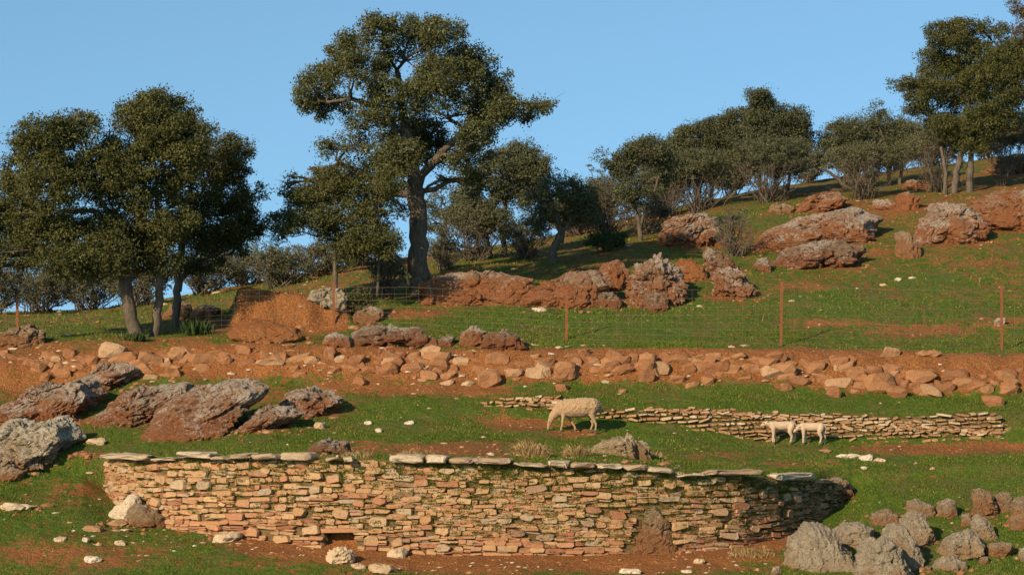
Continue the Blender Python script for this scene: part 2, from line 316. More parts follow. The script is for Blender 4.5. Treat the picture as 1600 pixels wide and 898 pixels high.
def dirt_field(px, py, D):
    """share of bare red soil on the slope, 0 turf .. 1 bare"""
    d = np.zeros_like(px)
    def blob(x, y, rx, ry, s):
        nonlocal d; d = np.maximum(d, .84 * s * np.exp(-((px - x) / rx) ** 2 - ((py - y) / ry) ** 2))
    def strip(x0, x1, D0, D1, s, soft=0.35, sx=40):
        nonlocal d
        d = np.maximum(d, s * sstep(x0 - sx, x0 + sx, px) * (1 - sstep(x1 - sx, x1 + sx, px)) * sstep(D0 - soft, D0 + soft, D) * (1 - sstep(D1 - soft, D1 + soft, D)))
    strip(-400, 2000, 58.6, 59.65, 0.88, 0.35)
    strip(-400, 330, 59.0, 61.0, 0.52, 0.6)
    strip(480, 800, 57.5, 58.6, 0.6, 0.5)
    strip(1150, 2000, 58.4, 59.9, 0.66, 0.4)
    dw = wall_D(np.clip(px, -300, 1900))
    f = sstep(-1.7, -0.7, D - dw) * (1 - sstep(0.25, 0.4, D - dw)) * sstep(300, 430, px) * (1 - sstep(1180, 1300, px)); d = np.maximum(d, 1.0 * f)
    for b in [(690, 702, 150, 13, .8), (570, 700, 60, 14, .7), (830, 662, 70, 10, .75), (900, 676, 45, 7, .7), (1450, 702, 140, 10, .9), (1560, 698, 70, 9, .9), (1110, 712, 70, 9, .55),
              (1230, 724, 90, 8, .5), (1440, 515, 110, 14, .72), (1260, 447, 70, 10, .6), (1380, 395, 60, 16, .6), (1300, 505, 90, 9, .55), (1560, 505, 50, 12, .65), (1540, 412, 80, 8, .6),
              (640, 490, 60, 10, .7), (450, 520, 90, 14, .6), (40, 595, 90, 30, .8), (60, 560, 120, 16, .9), (1180, 868, 70, 14, .75), (1000, 885, 260, 12, .8), (760, 885, 300, 14, .6),
              (130, 770, 60, 20, .5), (120, 870, 200, 20, .45), (420, 880, 120, 14, .5), (1120, 385, 90, 25, .5), (980, 465, 50, 12, .55), (370, 620, 150, 25, .45), (330, 510, 120, 18, .6), (160, 710, 60, 8, .4),
              (70, 655, 90, 14, .7), (200, 655, 90, 12, .75), (300, 674, 90, 10, .65), (410, 672, 60, 8, .6), (490, 645, 60, 9, .7), (740, 470, 90, 9, .75), (870, 474, 70, 8, .7), (1010, 474, 50, 12, .7), (1075, 437, 50, 8, .7), (1140, 462, 50, 9, .7), (1125, 420, 40, 12, .7),
              (1070, 380, 60, 12, .75), (1280, 380, 110, 10, .75), (1280, 416, 90, 8, .7), (1470, 378, 80, 10, .75), (1580, 358, 80, 10, .75), (1280, 330, 60, 10, .6), (1420, 325, 60, 10, .7), (600, 538, 70, 7, .7), (770, 540, 60, 7, .7), (20, 720, 70, 8, .5), (1400, 860, 60, 25, .5), (450, 510, 110, 20, .75)]: blob(*b)
    strip(366, 540, 62.0, 63.3, 1.2, 0.2, 14)
    d = np.maximum(d, 0.30 * sstep(62.5, 72, D)); d = np.maximum(d, 0.32 * sstep(86, 100, D))
    return d

_cx = np.concatenate([[-16000, -9000, -6000, -4000, -2600, -1700, -1100, -700, -450], np.arange(-160, 1761, 4.2), [1850, 2000, 2300, 2700, 3300, 4200, 5600, 7600, 10600, 17600]])
_cd = np.concatenate([[4, 10, 18, 26, 33, 38, 41, 43, 44], np.arange(44.6, 62, 0.1), np.arange(62, 63.4, 0.07), np.arange(63.4, 74, 0.16), np.arange(74, 118, 0.5), [120, 125, 132, 142, 160, 200, 260, 400, 700, 1400, 3900]])
_gx, _gd = np.meshgrid(_cx, _cd); GX = (_gx - PX0) / F * _gd; GZ = ground_z(GX, _gd)
nr, nc = GX.shape; ii = np.arange(nr * nc).reshape(nr, nc)
quads = np.stack([ii[:-1, :-1], ii[:-1, 1:], ii[1:, 1:], ii[1:, :-1]], -1).reshape(-1, 4)
GP = np.stack([GX, _gd, GZ], -1).reshape(-1, 3)
dirt = dirt_field(PX0 + F * GP[:, 0] / GP[:, 1], PY0 - F * GP[:, 2] / GP[:, 1], GP[:, 1])
dirt = np.clip(dirt + 0.24 * fbm(GP * 0.35, 5, 31, .65) + 0.20, 0, 1)
tag(mesh_np('ground', GP, quads, 4, M['ground'], attrs={'dirt': dirt}, smooth=True), 'terraced hillside of short green turf and bare red soil', 'hillside', kind='structure')

# ------------------------------------------------------------------ stones of the walls
def ico(sub):
    b = bmesh.new(); bmesh.ops.create_icosphere(b, subdivisions=sub, radius=1.0)
    V = np.array([v.co[:] for v in b.verts]); Fc = np.array([[v.index for v in f.verts] for f in b.faces]); b.free(); return V, Fc
ICO = {k: ico(k) for k in (2, 3, 4, 5, 6)}
def facet(U, seed, k=16, lo=.68, hi=1.0):
    q = np.random.default_rng(seed); nn = q.normal(0, 1, (k, 3)); nn /= np.linalg.norm(nn, axis=1, keepdims=True); d = q.uniform(lo, hi, k)
    dots = U @ nn.T; return np.where(dots > .05, d / np.maximum(dots, .05), 9).min(1).clip(.4, 1.12)
def stone_poly(w, h, depth, bulge, r, n_extra=True):
    """irregular chamfered slab: front outline in (a, b), depth axis c (towards the viewer side)"""
    x, y = w / 2, h / 2; cr = min(x, y) * r.uniform(0.4, 1.1); j = lambda k: r.uniform(-k, k)
    o = [(-x + cr * r.uniform(.3, 1.4), -y), (x - cr * r.uniform(.3, 1.4), -y), (x, -y + cr * r.uniform(.3, 1)), (x, y - cr * r.uniform(.3, 1)),
         (x - cr * r.uniform(.3, 1.6), y), (-x + cr * r.uniform(.3, 1.6), y), (-x, y - cr * r.uniform(.3, 1)), (-x, -y + cr * r.uniform(.3, 1))]
    k1, k2 = r.uniform(.72, 1.05), r.uniform(.72, 1.05)
    o = [((a + j(w * .06)), (b * (k1 if a < 0 else k2) if r.random() < .8 else b) + j(h * .10)) for a, b in o]
    tilt_a, tilt_b = j(.10), j(.16); n = len(o); ins = min(x, y) * r.uniform(.18, .34)
    V = []
    for a, b in o: V.append((a, b, -depth))
    for a, b in o: V.append((a, b, -ins * .6 + tilt_a * a + tilt_b * b))
    for a, b in o:
        L = math.hypot(a, b) + 1e-6; k = max(0.35, 1 - ins / (min(abs(x / (a / L + 1e-6)), abs(y / (b / L + 1e-6))) + 1e-6)); k = min(k, .9)
        V.append((a * k + j(.004), b * k + j(.004), bulge + tilt_a * a + tilt_b * b + j(.005)))
    Fc = [(i, (i+1) % n, n + (i+1) % n, n + i) for i in range(n)] + [(n + i, n + (i+1) % n, 2*n + (i+1) % n, 2*n + i) for i in range(n)] + [tuple(2*n + i for i in range(n))]
    return V, Fc
class Curve:
    """plan curve of a wall with arc length, outward normal, base and top heights"""
    def __init__(s, pxs, Ds, base, top):
        p = np.arange(pxs[0], pxs[-1] + 1, 2.0); D = np.interp(p, pxs, Ds); k = np.hanning(9)[1:-1]; k /= k.sum()
        D = np.convolve(np.pad(D, 3, mode='reflect', reflect_type='odd'), k, 'valid')
        s.p, s.D = p, D; s.X = (p - PX0) / F * D; s.Y = D
        s.s = np.concatenate([[0], np.cumsum(np.hypot(np.diff(s.X), np.diff(s.Y)))])
        tx, ty = np.gradient(s.X), np.gradient(s.Y); L = np.hypot(tx, ty); s.tx, s.ty = tx / L, ty / L
        s.zb = zpy(np.interp(p, base[0], base[1]), D); s.zt = zpy(np.interp(p, top[0], top[1]), D)
    def g(s, a, sv): return float(np.interp(sv, s.s, a))
    def frame(s, sv):
        t = Vector((s.g(s.tx, sv), s.g(s.ty, sv), 0)).normalized(); return Vector((s.g(s.X, sv), s.g(s.Y, sv), 0)), t, Vector((t.y, -t.x, 0))
    def s_of_px(s, px): return float(np.interp(px, s.p, s.s))
def stone_world(cv, sv, z, zb, off, lean, w, h, depth, bulge, r, roll=0.0):
    P, t, n = cv.frame(sv); up = (Vector((0, 0, 1)) - n * lean).normalized()
    if roll: t2 = t * math.cos(roll) + up * math.sin(roll); up = up * math.cos(roll) - t * math.sin(roll); t = t2
    V, Fc = stone_poly(w, h, depth, bulge, r); o = P + n * (off - lean * (z - zb)) + Vector((0, 0, z))
    return o, [t * a + up * b + n * c for a, b, c in V], Fc
def emit_stones(stones, root, mat, name='stone', restname='small_stones', cap=300):
    """stones: (size, origin, verts, faces, tone); the largest become parts, the rest one part"""
    stones.sort(key=lambda q: -q[0]); base = Vector(root.location)
    for _, o, V, Fc, tone in stones[:cap]:
        m = MB(); m.add(V, Fc, tone); ob = m.build(name, mat, root); ob.location = o - base
    if len(stones) > cap:
        m = MB()
        for _, o, V, Fc, tone in stones[cap:]: m.add([o - base + v for v in V], Fc, tone)
        tag(m.build(restname, mat, root), kind='stuff')

# ---- the curved retaining wall in front
r = random.Random(3)
sel = (WPX >= 165) & (WPX <= 1332)
cv = Curve(WPX[sel], WD[sel], (WPX[sel], WBASE[sel]), (WTPX, WTOP + 5))
wall = empty('dry_stone_wall', cv.frame(cv.s_of_px(750))[0] + Vector((0, 0, cv.g(cv.zb, cv.s_of_px(750)))))
tag(wall, 'long curved dry stone retaining wall with pale capstones in the foreground', 'stone wall')
S_TOT = cv.s[-1]; LEAN = 0.07
hole_s, hole_z = cv.s_of_px(530), zpy(846, 48.3)
boul_s, boul_z = cv.s_of_px(1020), zpy(828, 48.2)
def skip(sv, z, w, h):
    if abs(sv - hole_s) < 0.27 + w * .4 and abs(z - hole_z) < 0.19 + h * .4: return True
    u = (z - (boul_z - .42)) / .95
    if -0.15 < u < 1 and abs(sv - boul_s) < 0.48 * (1 - u * .75) + w * .2: return True
    return False
stones = []; bigs = []
for _ in range(400):
    bs, bz_ = r.uniform(.5, S_TOT - .6), r.uniform(-3.2, -1.6); bw, bh_ = r.uniform(.22, .42), r.uniform(.12, .22)
    zb_, zt_ = cv.g(cv.zb, bs), cv.g(cv.zt, bs)
    if len(bigs) > 75 or bz_ - bh_ * .4 < zb_ or bz_ + bh_ * .5 > zt_ or skip(bs, bz_, bw, bh_) or any(abs(bs - q[0]) < (bw + q[2]) * .62 and abs(bz_ - q[1]) < (bh_ + q[3]) * .6 for q in bigs): continue
    bigs.append((bs, bz_, bw, bh_)); o, V, Fc = stone_world(cv, bs, bz_, zb_, r.gauss(.01, .012), LEAN, bw, bh_, .16, .035, r, r.gauss(0, .08)); stones.append((bw * bh_, o, V, Fc, min(1, r.betavariate(2.1, 1.7) + .05)))
_skip0 = skip
def skip(sv, z, w, h): return _skip0(sv, z, w, h) or any(abs(sv - q[0]) < (w * .25 + q[2]) * .5 and abs(z - q[1]) < (h * .05 + q[3]) * .5 for q in bigs)
zlo, zhi = cv.zb.min() - .12, cv.zt.max(); z = zlo; bi = 0
while z < zhi:
    bh = r.uniform(.075, .15) if z > zlo + .15 else .12
    sv = r.uniform(-.2, 0); bi += 1
    while sv < S_TOT:
        wob = .07 * math.sin(sv * .7 + bi * .25) + .03 * math.sin(sv * 2.1 + bi * .5)
        cw = r.uniform(.12, .44); sc = sv + cw / 2; zc = z + wob + bh / 2
        if sc < S_TOT - .04:
            kind = r.random(); zb_ = cv.g(cv.zb, sc); zt_ = cv.g(cv.zt, sc); pieces = []
            if kind < .42:
                w1 = min(cw, bh * r.uniform(1.2, 2.4)); pieces.append((sc, zc, cw, bh * r.uniform(.82, 1.0)))
            else:
                k = 2 if kind < .80 else 3; cuts = sorted(r.uniform(.2, .8) for _ in range(k - 1)); cuts = [0] + cuts + [1]
                for a, b_ in zip(cuts[:-1], cuts[1:]):
                    hh = (b_ - a) * bh
                    if hh < .016: continue
                    if cw > .32 and r.random() < .55:
                        q = r.uniform(.35, .65); pieces += [(sv + cw*q/2, z + wob + (a+b_)/2*bh, cw*q, hh), (sv + cw*(q + (1-q)/2), z + wob + (a+b_)/2*bh, cw*(1-q), hh)]
                    else: pieces.append((sc, z + wob + (a+b_)/2*bh, cw, hh))
            for (ps, pz, pw, ph) in pieces:
                if pz < zb_ - .06 or pz + ph * .5 > zt_ + .03 or skip(ps, pz, pw, ph): continue
                pw2, ph2 = pw * r.uniform(.98, 1.12), ph * r.uniform(1.0, 1.28)
                if ph2 < .014: continue
                off = r.gauss(0.0, .016)
                o, V, Fc = stone_world(cv, ps, pz, zb_, off, LEAN, pw2, ph2, .14, min(.03, ph2 * .25), r, r.gauss(0, .055))
                rel = ps / S_TOT; tone = r.betavariate(2.1, 1.7)
                lowred = max(0, .55 - (pz - zb_)) * .55 * (1 if rel > .12 else 0)
                tone = min(1, max(0, tone - lowred - .06 + (r.random() < .12) * .3))
                stones.append((pw2 * ph2, o, V, Fc, tone))
        sv += cw
    z += bh
emit_stones(stones, wall, M['wall_stone'])
# earth core behind the stones, with the drain hole pushed in
base = Vector(wall.location); nv = 36; ss = np.arange(0, S_TOT, .07); V = []; 
for sv in ss:
    P, t, n = cv.frame(sv); zb_, zt_ = cv.g(cv.zb, sv) - .25, cv.g(cv.zt, sv) + .02
    for k in range(nv):
        z = zb_ + (zt_ - zb_) * k / (nv - 1); off = -.055
        if abs(sv - hole_s) < .30 and abs(z - hole_z) < .20: off = -.75
        V.append(P + n * (off - LEAN * (z - zb_ - .25)) + Vector((0, 0, z)) - base)
    for dd in (.3, .62): V.append(P + n * -dd + Vector((0, 0, zt_ + .015)) - base)
w_ = nv + 2
mesh_np('earth_core', [tuple(v) for v in V], [(i*w_ + k, (i+1)*w_ + k, (i+1)*w_ + k + 1, i*w_ + k + 1) for i in range(len(ss) - 1) for k in range(w_ - 1)], 4, M['core'], wall, attrs={'tone': [.5] * len(V)}, smooth=True)
o, V, Fc = stone_world(cv, hole_s, hole_z + .215, cv.g(cv.zb, hole_s), .02, LEAN, .74, .09, .3, .02, r, .02); m = MB(); m.add(V, Fc, .3); ob = m.build('lintel', M['wall_stone'], wall); ob.location = o - base
# capstones: photo columns of each slab, thickness in metres, rise
for x0, x1, th, dz in [(168, 238, .12, .03), (238, 278, .06, -.02), (280, 330, .13, .04), (332, 356, .07, -.01), (357, 394, .11, .02), (396, 439, .11, .02), (441, 484, .15, .01), (486, 508, .06, 0), (508, 532, .07, .0), (536, 552, .09, .0),
                       (556, 610, .05, -.03), (612, 664, .14, .02), (665, 699, .17, .02), (701, 738, .12, .01), (741, 801, .11, .02), (804, 856, .06, -.02), (858, 890, .11, .01), (892, 927, .10, .0), (931, 972, .10, 0), (974, 1012, .13, 0), (1014, 1052, .08, .01),
                       (1056, 1100, .05, -.05), (1105, 1182, .12, .05), (1184, 1212, .05, .0), (1216, 1271, .16, .03), (1275, 1300, .09, -.02)]:
    if th < .065 and r.random() < .4: continue
    s0, s1 = cv.s_of_px(x0), cv.s_of_px(x1); sc = (s0 + s1) / 2; zt_ = cv.g(cv.zt, sc)
    P, t, n = cv.frame(sc); U, Fc = ICO[3]; sd_ = int(x0); Q = np.sign(U) * np.abs(U) ** .42
    hw, hd, hh = (s1 - s0) * r.uniform(.45, .52), (r.uniform(.20, .27) if x0 < 1190 else .15), th * r.uniform(.34, .5); Q = Q * facet(U, sd_, 12, .86, 1.05)[:, None] * np.array([hw, hd, hh])
    Q = Q + (np.stack([fbm(Q * 6 + k * 7 + sd_, 3, sd_ + k) for k in range(3)], -1)) * np.array([.05, .05, .03]); ro = r.gauss(0, .02)
    o = P + n * (-.12 + r.uniform(-.03, .03)) + Vector((0, 0, zt_ + th * .42 + dz * .7))
    W3 = [tuple(t * (q[0] * math.cos(ro)) + n * q[1] + Vector((0, 0, q[2] + q[0] * math.sin(ro)))) for q in Q]
    ob = mesh_np('capstone', W3, Fc, 3, M['cap_stone'], wall, attrs={'tone': [r.random()] * len(W3)}); ob.location = o - base
# tufts of grass rooted in the joints
m = MB()
for _ in range(7000):
    sv = r.uniform(.8, S_TOT - .5); zb_, zt_ = cv.g(cv.zb, sv), cv.g(cv.zt, sv); h = r.random() ** .6; rel = sv / S_TOT
    if r.random() > (.28 + .9 * math.exp(-((rel - .62) / .26) ** 2)) or (h < .2 and rel < .5): continue
    z = zb_ + (zt_ - zb_) * h; P, t, n = cv.frame(sv)
    o = P + n * (.015 - LEAN * (z - zb_)) + Vector((0, 0, z)) - base; big = r.uniform(.5, 1.1) * (1 + .5 * (h > .8))
    for _b in range(r.randint(5, 12)):
        a, L = r.uniform(-1, 1), r.uniform(.03, .09) * big; q = o + t * r.uniform(-.06, .06) + n * r.uniform(0, .02)
        tip = q + t * a * L * .6 + n * r.uniform(.2, .9) * L + Vector((0, 0, L * r.uniform(.2, 1)))
        w = t * .007; m.add([q - w, q + w, tip], [(0, 1, 2)], r.random() * .9)
for _ in range(2600):
    sv = r.uniform(.1, S_TOT - .1); P, t, n = cv.frame(sv); cl = math.sin(sv * 1.9) + math.sin(sv * 4.7 + 1)
    if cl < r.uniform(-1.6, .8): continue
    q = P + n * r.uniform(-.5, -.08) + Vector((0, 0, cv.g(cv.zt, sv) + .0)) - base; L = r.uniform(.05, .15)
    tip = q + t * r.gauss(0, .4) * L + n * r.uniform(-.1, .8) * L + Vector((0, 0, L * r.uniform(.4, 1))); w = t * .009
    m.add([q - w, q + w, tip], [(0, 1, 2)], r.random() * .95)
tag(m.build('joint_grass', M['grass'], wall), kind='stuff')

# ---- traced rocks: outline in the photograph, real depth
def rock_mesh(poly, depth, sub, amp, seed, strata=0.0, box=0.72, fac=0, shear=0.0, vert=0.0, rough=.6):
    """poly: (k,2) outline around the origin in metres (x, z)"""
    U, Fc = ICO[sub]; k = len(poly); th = np.linspace(-math.pi, math.pi, 721); R = np.zeros(721)
    for i in range(k):
        a, b_ = poly[i], poly[(i+1) % k]; e = b_ - a; cx, cz = np.cos(th), np.sin(th); den = cx * e[1] - cz * e[0]
        with np.errstate(divide='ignore', invalid='ignore'):
            tt = (a[0] * e[1] - a[1] * e[0]) / den; uu = (a[0] * cz - a[1] * cx) / den
        ok = (np.abs(den) > 1e-9) & (tt > 0) & (uu >= -1e-6) & (uu <= 1 + 1e-6); R = np.where(ok & (tt > R), tt, R)
    kk = np.ones(9) / 9; R = np.convolve(np.pad(R[:-1], 4, mode='wrap'), kk, 'valid'); R = np.append(R, R[0])
    tq = np.stack([np.cos(th), np.sin(th), 0 * th], -1); R = R * (1 + (.11 if sub > 4 else .08) * fbm(tq * 4.0 + seed, 4, seed + 80, .75))
    rho = np.hypot(U[:, 0], U[:, 2]); ang = np.arctan2(U[:, 2], U[:, 0]); Rv = np.interp(ang, th, R)
    x = Rv * rho ** box * np.cos(ang); z = Rv * rho ** box * np.sin(ang); y = depth * np.sign(U[:, 1]) * np.abs(U[:, 1]) ** .85
    P = np.stack([x, y, z], -1); hg = np.clip((z - z.min()) / (np.ptp(z) + 1e-6), 0, 1)
    if fac not in (1, 3): P = P * np.minimum(1.06, facet(U, seed + 3, 15, .76, 1.0)[:, None] * 1.06)
    size = max(np.ptp(poly[:, 0]), np.ptp(poly[:, 1])); f = 2.2 / size
    dirn = P / (np.linalg.norm(P, axis=1, keepdims=True) + 1e-9)
    s0 = min(size, 1.6)
    n = fbm(P * f * 1.3 + seed * 3.1, 3, seed) * .55 + (0.5 - np.abs(fbm(P * f * 2.6 + seed, 3, seed + 5))) * .45 + (.5 - np.abs(fbm(P * 4.5 + seed, 5, seed + 9, .65))) * .55 * rough
    n = n + .8 * crag(P * np.array([1, 1, 1.5]), f * 1.5, seed + 40) + .5 * rough * crag(P @ np.array([[.8, 0, .6], [0, 1, 0], [-.6, 0, .8]]) * np.array([.55, .8, 1.9]), 2.6, seed + 50) + .22 * rough * crag(P * np.array([1, 1, 1.6]), max(f * 4, 3.0), seed + 60)
    if strata:
        q = P @ np.array([[.9, .2, .35], [0, 1, .2], [-.4, 0, .92]]); q = q * np.array([.5, .5, 3.2])
        n = n + strata * (0.4 - np.abs(fbm(q * 1.7 + seed, 4, seed + 20)))
    P = P + dirn * (n * amp * s0)[:, None] * np.array([.8, 1.2, .8])
    if vert:
        q = P * np.array([4.2, 2.5, .55]) + np.array([.8, 0, 0]) * P[:, 2:3]; v = 1 - np.abs(fbm(q + seed, 4, seed + 30, .6)) * 2
        P = P + dirn * (v * vert * s0)[:, None] * np.array([.5, 1.3, .6])
    P[:, 1] += shear * P[:, 2]
    if fac == 1: P = P * facet(U, seed, 16, .72, 1.0)[:, None] * 1.12
    return P, Fc, hg
ROCK_N = [0]; SPOTS = []
def cells(P, seed):
    i0 = np.floor(P).astype(np.int64); F1 = np.full(len(P), 9.); F2 = np.full(len(P), 9.); val = np.zeros(len(P)); g = np.zeros_like(P)
    for dx in (-1, 0, 1):
        for dy in (-1, 0, 1):
            for dz in (-1, 0, 1):
                c = i0 + np.array([dx, dy, dz]); h = [_h(c[:, 0], c[:, 1], c[:, 2], seed + k) * .5 + .5 for k in range(4)]
                d = np.sqrt(((c + np.stack(h[:3], -1) - P) ** 2).sum(1)); new = d < F1
                F2 = np.where(new, F1, np.minimum(F2, d)); val = np.where(new, h[3], val)
                g = np.where(new[:, None], np.stack([h[1], h[2], h[0]], -1) - .5, g); F1 = np.where(new, d, F1)
    return F1, F2, val, g
def crag(P, f, seed):
    q = P + np.stack([vnoise(P * f * 1.7 + k * 9.1, seed + k) for k in range(3)], -1) * .22 / f
    F1, F2, val, g = cells(q * f, seed)
    return (val - .5) * .9 - .55 * np.clip(1 - (F2 - F1) / .16, 0, 1) + (g * (q * f % 1.0 - .5)).sum(1) * .8
def rock(label, outline, mat, depth=None, amp=.10, sub=5, strata=.4, cat='rock', name='boulder', D=None, push=.72, box=.72, group=None, fac=0, shear=.8, vert=0.0, rough=.85):
    ROCK_N[0] += 1; o = np.array(outline, float); SPOTS.append((o[:, 0].min(), o[:, 0].max(), o[:, 1].max(), np.ptp(o[:, 1]))); bx, by = o[:, 0].mean(), o[:, 1].max()
    lo = o[o[:, 1] > by - 6]; bxx = lo[:, 0].mean()
    Db = D if D else ray_D(min(max(bxx, -250), 1850), min(by, 905))
    wm = np.ptp(o[:, 0]) / F * Db; hm = np.ptp(o[:, 1]) / F * Db
    dep = depth if depth else min(1.6, max(.10, .42 * min(wm, hm * 2.2)))
    Dc = Db + dep * push; c = np.array([(o[:, 0].min() + o[:, 0].max()) / 2, o[:, 1].mean()])
    q = o.copy(); low = q[:, 1] > c[1]; dn = np.where(low, (q[:, 1] - c[1]) / (by - c[1] + 1e-6), 0); q[:, 1] += dn * (by - c[1]) * (.35 if fac == 1 else .45); q[:, 0] += (q[:, 0] - c[0]) * dn * (0 if fac == 1 else .10)
    poly = np.stack([(q[:, 0] - c[0]) / F * Dc, -(q[:, 1] - c[1]) / F * Dc], -1)
    area = np.sum(poly[:, 0] * np.roll(poly[:, 1], -1) - np.roll(poly[:, 0], -1) * poly[:, 1])
    if area < 0: poly = poly[::-1]
    P, Fc, hg = rock_mesh(poly, dep, sub, amp, ROCK_N[0] * 7 + 1, strata, box, fac, shear, vert, rough)
    ob = mesh_np(name, P, Fc, 3, M[mat], smooth=False); ob.location = pt(c[0], c[1], Dc) - Vector((0, 0, (.10 if sub > 4 else .05) * hm))
    ob.data.attributes.new('tone', 'FLOAT', 'POINT').data.foreach_set('value', np.full(len(P), random.random(), np.float32))
    ob.data.attributes.new('hgt', 'FLOAT', 'POINT').data.foreach_set('value', np.asarray(hg, np.float32))
    return tag(ob, label, cat, group)

# part of the front wall: the big triangular boulder built into it
wb = rock('x', [(984, 852), (992, 822), (1008, 795), (1020, 783), (1030, 795), (1048, 822), (1058, 845), (1050, 857)], 'earth', depth=.20, amp=.07, D=48.12, push=.9, sub=5, shear=.1)
wb.location = Vector(wb.location) + Vector((0, .06, .04)) - base; wb.parent = wall; wb.name = 'boulder_block'; wb.data.materials[0] = M['rock_brown']
for k in ('label', 'category'): del wb[k]
wb['label'] = 'large triangular brown boulder built into the wall'

# big outcrops on the left
rock('big pale grey boulder with black lichen at the left edge of the grass', [(-50, 700), (-40, 672), (0, 662), (20, 648), (50, 649), (88, 645), (105, 655), (116, 667), (126, 675), (101, 692), (78, 707), (50, 717), (20, 720), (-20, 718)], 'rock_pale', sub=6, amp=.10)
rock('long lichened outcrop at the left edge above the pale grey boulder', [(-20, 655), (0, 632), (20, 618), (44, 603), (84, 592), (120, 585), (150, 592), (163, 608), (152, 629), (128, 648), (111, 656), (67, 652), (30, 656)], 'rock_lichen', sub=6, strata=.7)
rock('low grey-brown outcrop ridge running into the bank on the left', [(115, 596), (135, 574), (160, 566), (189, 560), (223, 564), (218, 578), (190, 596), (160, 606), (130, 606)], 'rock_lichen', sub=5, strata=.7)
rock('sloping lichened rock between the long outcrop and the biggest red boulder', [(148, 650), (172, 629), (189, 614), (216, 604), (250, 597), (285, 596), (296, 606), (268, 632), (243, 646), (196, 656), (165, 656)], 'rock_lichen', sub=6, strata=.6)
rock('biggest red-brown boulder on the left with black shaded right side', [(236, 663), (250, 632), (268, 613), (292, 603), (314, 594), (351, 587), (378, 584), (412, 594), (408, 609), (388, 624), (376, 645), (362, 661), (337, 673), (297, 676), (258, 673)], 'rock_lichen', sub=6, strata=.55, depth=.75)
rock('low pinkish rock wedge just right of the biggest red-brown boulder', [(361, 671), (388, 649), (405, 632), (429, 627), (449, 631), (466, 644), (439, 655), (405, 665), (378, 673)], 'rock_lichen', amp=.08)
rock('broken lichened rock in the turf right of the pinkish wedge', [(443, 628), (449, 612), (472, 602), (500, 599), (518, 604), (537, 622), (520, 634), (489, 647), (466, 641)], 'rock_lichen', strata=.6)
rock('rounded red boulder behind the leftmost fence post', [(-10, 540), (0, 527), (20, 512), (44, 505), (61, 511), (72, 533), (50, 541)], 'rock_brown')
rock('jagged grey rock in the grass just above the left part of the wall', [(486, 702), (495, 690), (512, 683), (528, 686), (546, 690), (548, 702), (520, 708)], 'rock_dark', sub=4, amp=.14)
rock('small tan rock half buried at the left edge below the pale boulder', [(-8, 745), (0, 730), (18, 726), (38, 734), (34, 744), (12, 749)], 'rock_brown', sub=4)
# middle band under the trees
rock('flat lichened rock left of centre below the fence', [(546, 537), (551, 517), (576, 507), (613, 505), (648, 510), (662, 522), (651, 534), (603, 539)], 'rock_dark', sub=5, strata=.6)
rock('small lichened rock at the foot of the second fence post', [(502, 538), (507, 525), (525, 519), (545, 523), (550, 537), (528, 541)], 'rock_lichen', sub=4)
rock('small red stone right of the flat lichened rock', [(650, 538), (655, 528), (672, 524), (683, 530), (682, 541), (664, 542)], 'rock_red', sub=4)
rock('small dark wedge stone beside the small red stone', [(680, 540), (684, 528), (700, 521), (712, 526), (706, 540), (692, 542)], 'rock_dark', sub=4)
rock('smaller left half of the paired grey rocks below the fence', [(719, 533), (723, 516), (744, 510), (760, 517), (764, 534), (742, 539)], 'rock_lichen', sub=4)
rock('larger right half of the paired grey rocks below the fence', [(756, 534), (765, 518), (792, 513), (809, 521), (820, 539), (788, 542)], 'rock_dark', sub=5)
rock('wide red-stained outcrop at the foot of the tall oak', [(656, 467), (664, 437), (700, 420), (740, 416), (775, 421), (808, 430), (830, 430), (832, 448), (800, 469), (740, 472), (690, 470)], 'rock_red', sub=6, strata=.5, depth=.7)
rock('red-stained outcrop between the oak rocks and the middle boulders', [(800, 470), (822, 447), (850, 435), (890, 422), (928, 420), (950, 440), (944, 470), (900, 476), (850, 476)], 'rock_red', sub=6, strata=.5, depth=.6)
rock('pointed red rock left of the large white-flecked boulder', [(925, 432), (945, 408), (966, 404), (984, 424), (977, 446), (950, 452)], 'rock_red', sub=4)
rock('low grey rock in the turf left below the white-flecked boulder', [(926, 474), (936, 458), (955, 454), (970, 463), (966, 476), (944, 479)], 'rock_dark', sub=4, amp=.14)
rock('large white-flecked red boulder in the middle of the upper slope', [(978, 448), (980, 430), (992, 420), (1002, 404), (1018, 394), (1032, 391), (1046, 396), (1052, 410), (1062, 428), (1068, 442), (1062, 456), (1040, 474), (1012, 474), (992, 464)], 'rock_lichen', sub=6, strata=.35, amp=.12)
rock('small knobbly rock at the front foot of the white-flecked boulder', [(1006, 478), (1010, 462), (1024, 456), (1040, 462), (1042, 478), (1022, 484)], 'rock_dark', sub=4, amp=.16)
rock('smooth orange-red rock behind the white-flecked boulder', [(1045, 412), (1064, 402), (1084, 404), (1099, 415), (1103, 430), (1088, 437), (1066, 436), (1052, 428)], 'earth', sub=5, amp=.06)
rock('upright red boulder with white edge standing right of the middle', [(1113, 446), (1117, 424), (1128, 415), (1141, 408), (1152, 412), (1162, 422), (1172, 434), (1184, 448), (1172, 458), (1156, 464), (1132, 463), (1119, 456)], 'rock_lichen', sub=6, amp=.12)
rock('broken red rock just behind the upright red boulder', [(1099, 394), (1110, 382), (1128, 387), (1140, 400), (1148, 410), (1130, 420), (1116, 424), (1106, 412)], 'rock_dark', sub=5, amp=.12)
rock('orange outcrop with a white top below the bushes', [(1030, 362), (1040, 346), (1050, 339), (1068, 334), (1084, 325), (1100, 329), (1116, 336), (1120, 350), (1108, 364), (1092, 376), (1072, 384), (1048, 380)], 'rock_lichen', sub=6, strata=.4, amp=.12)
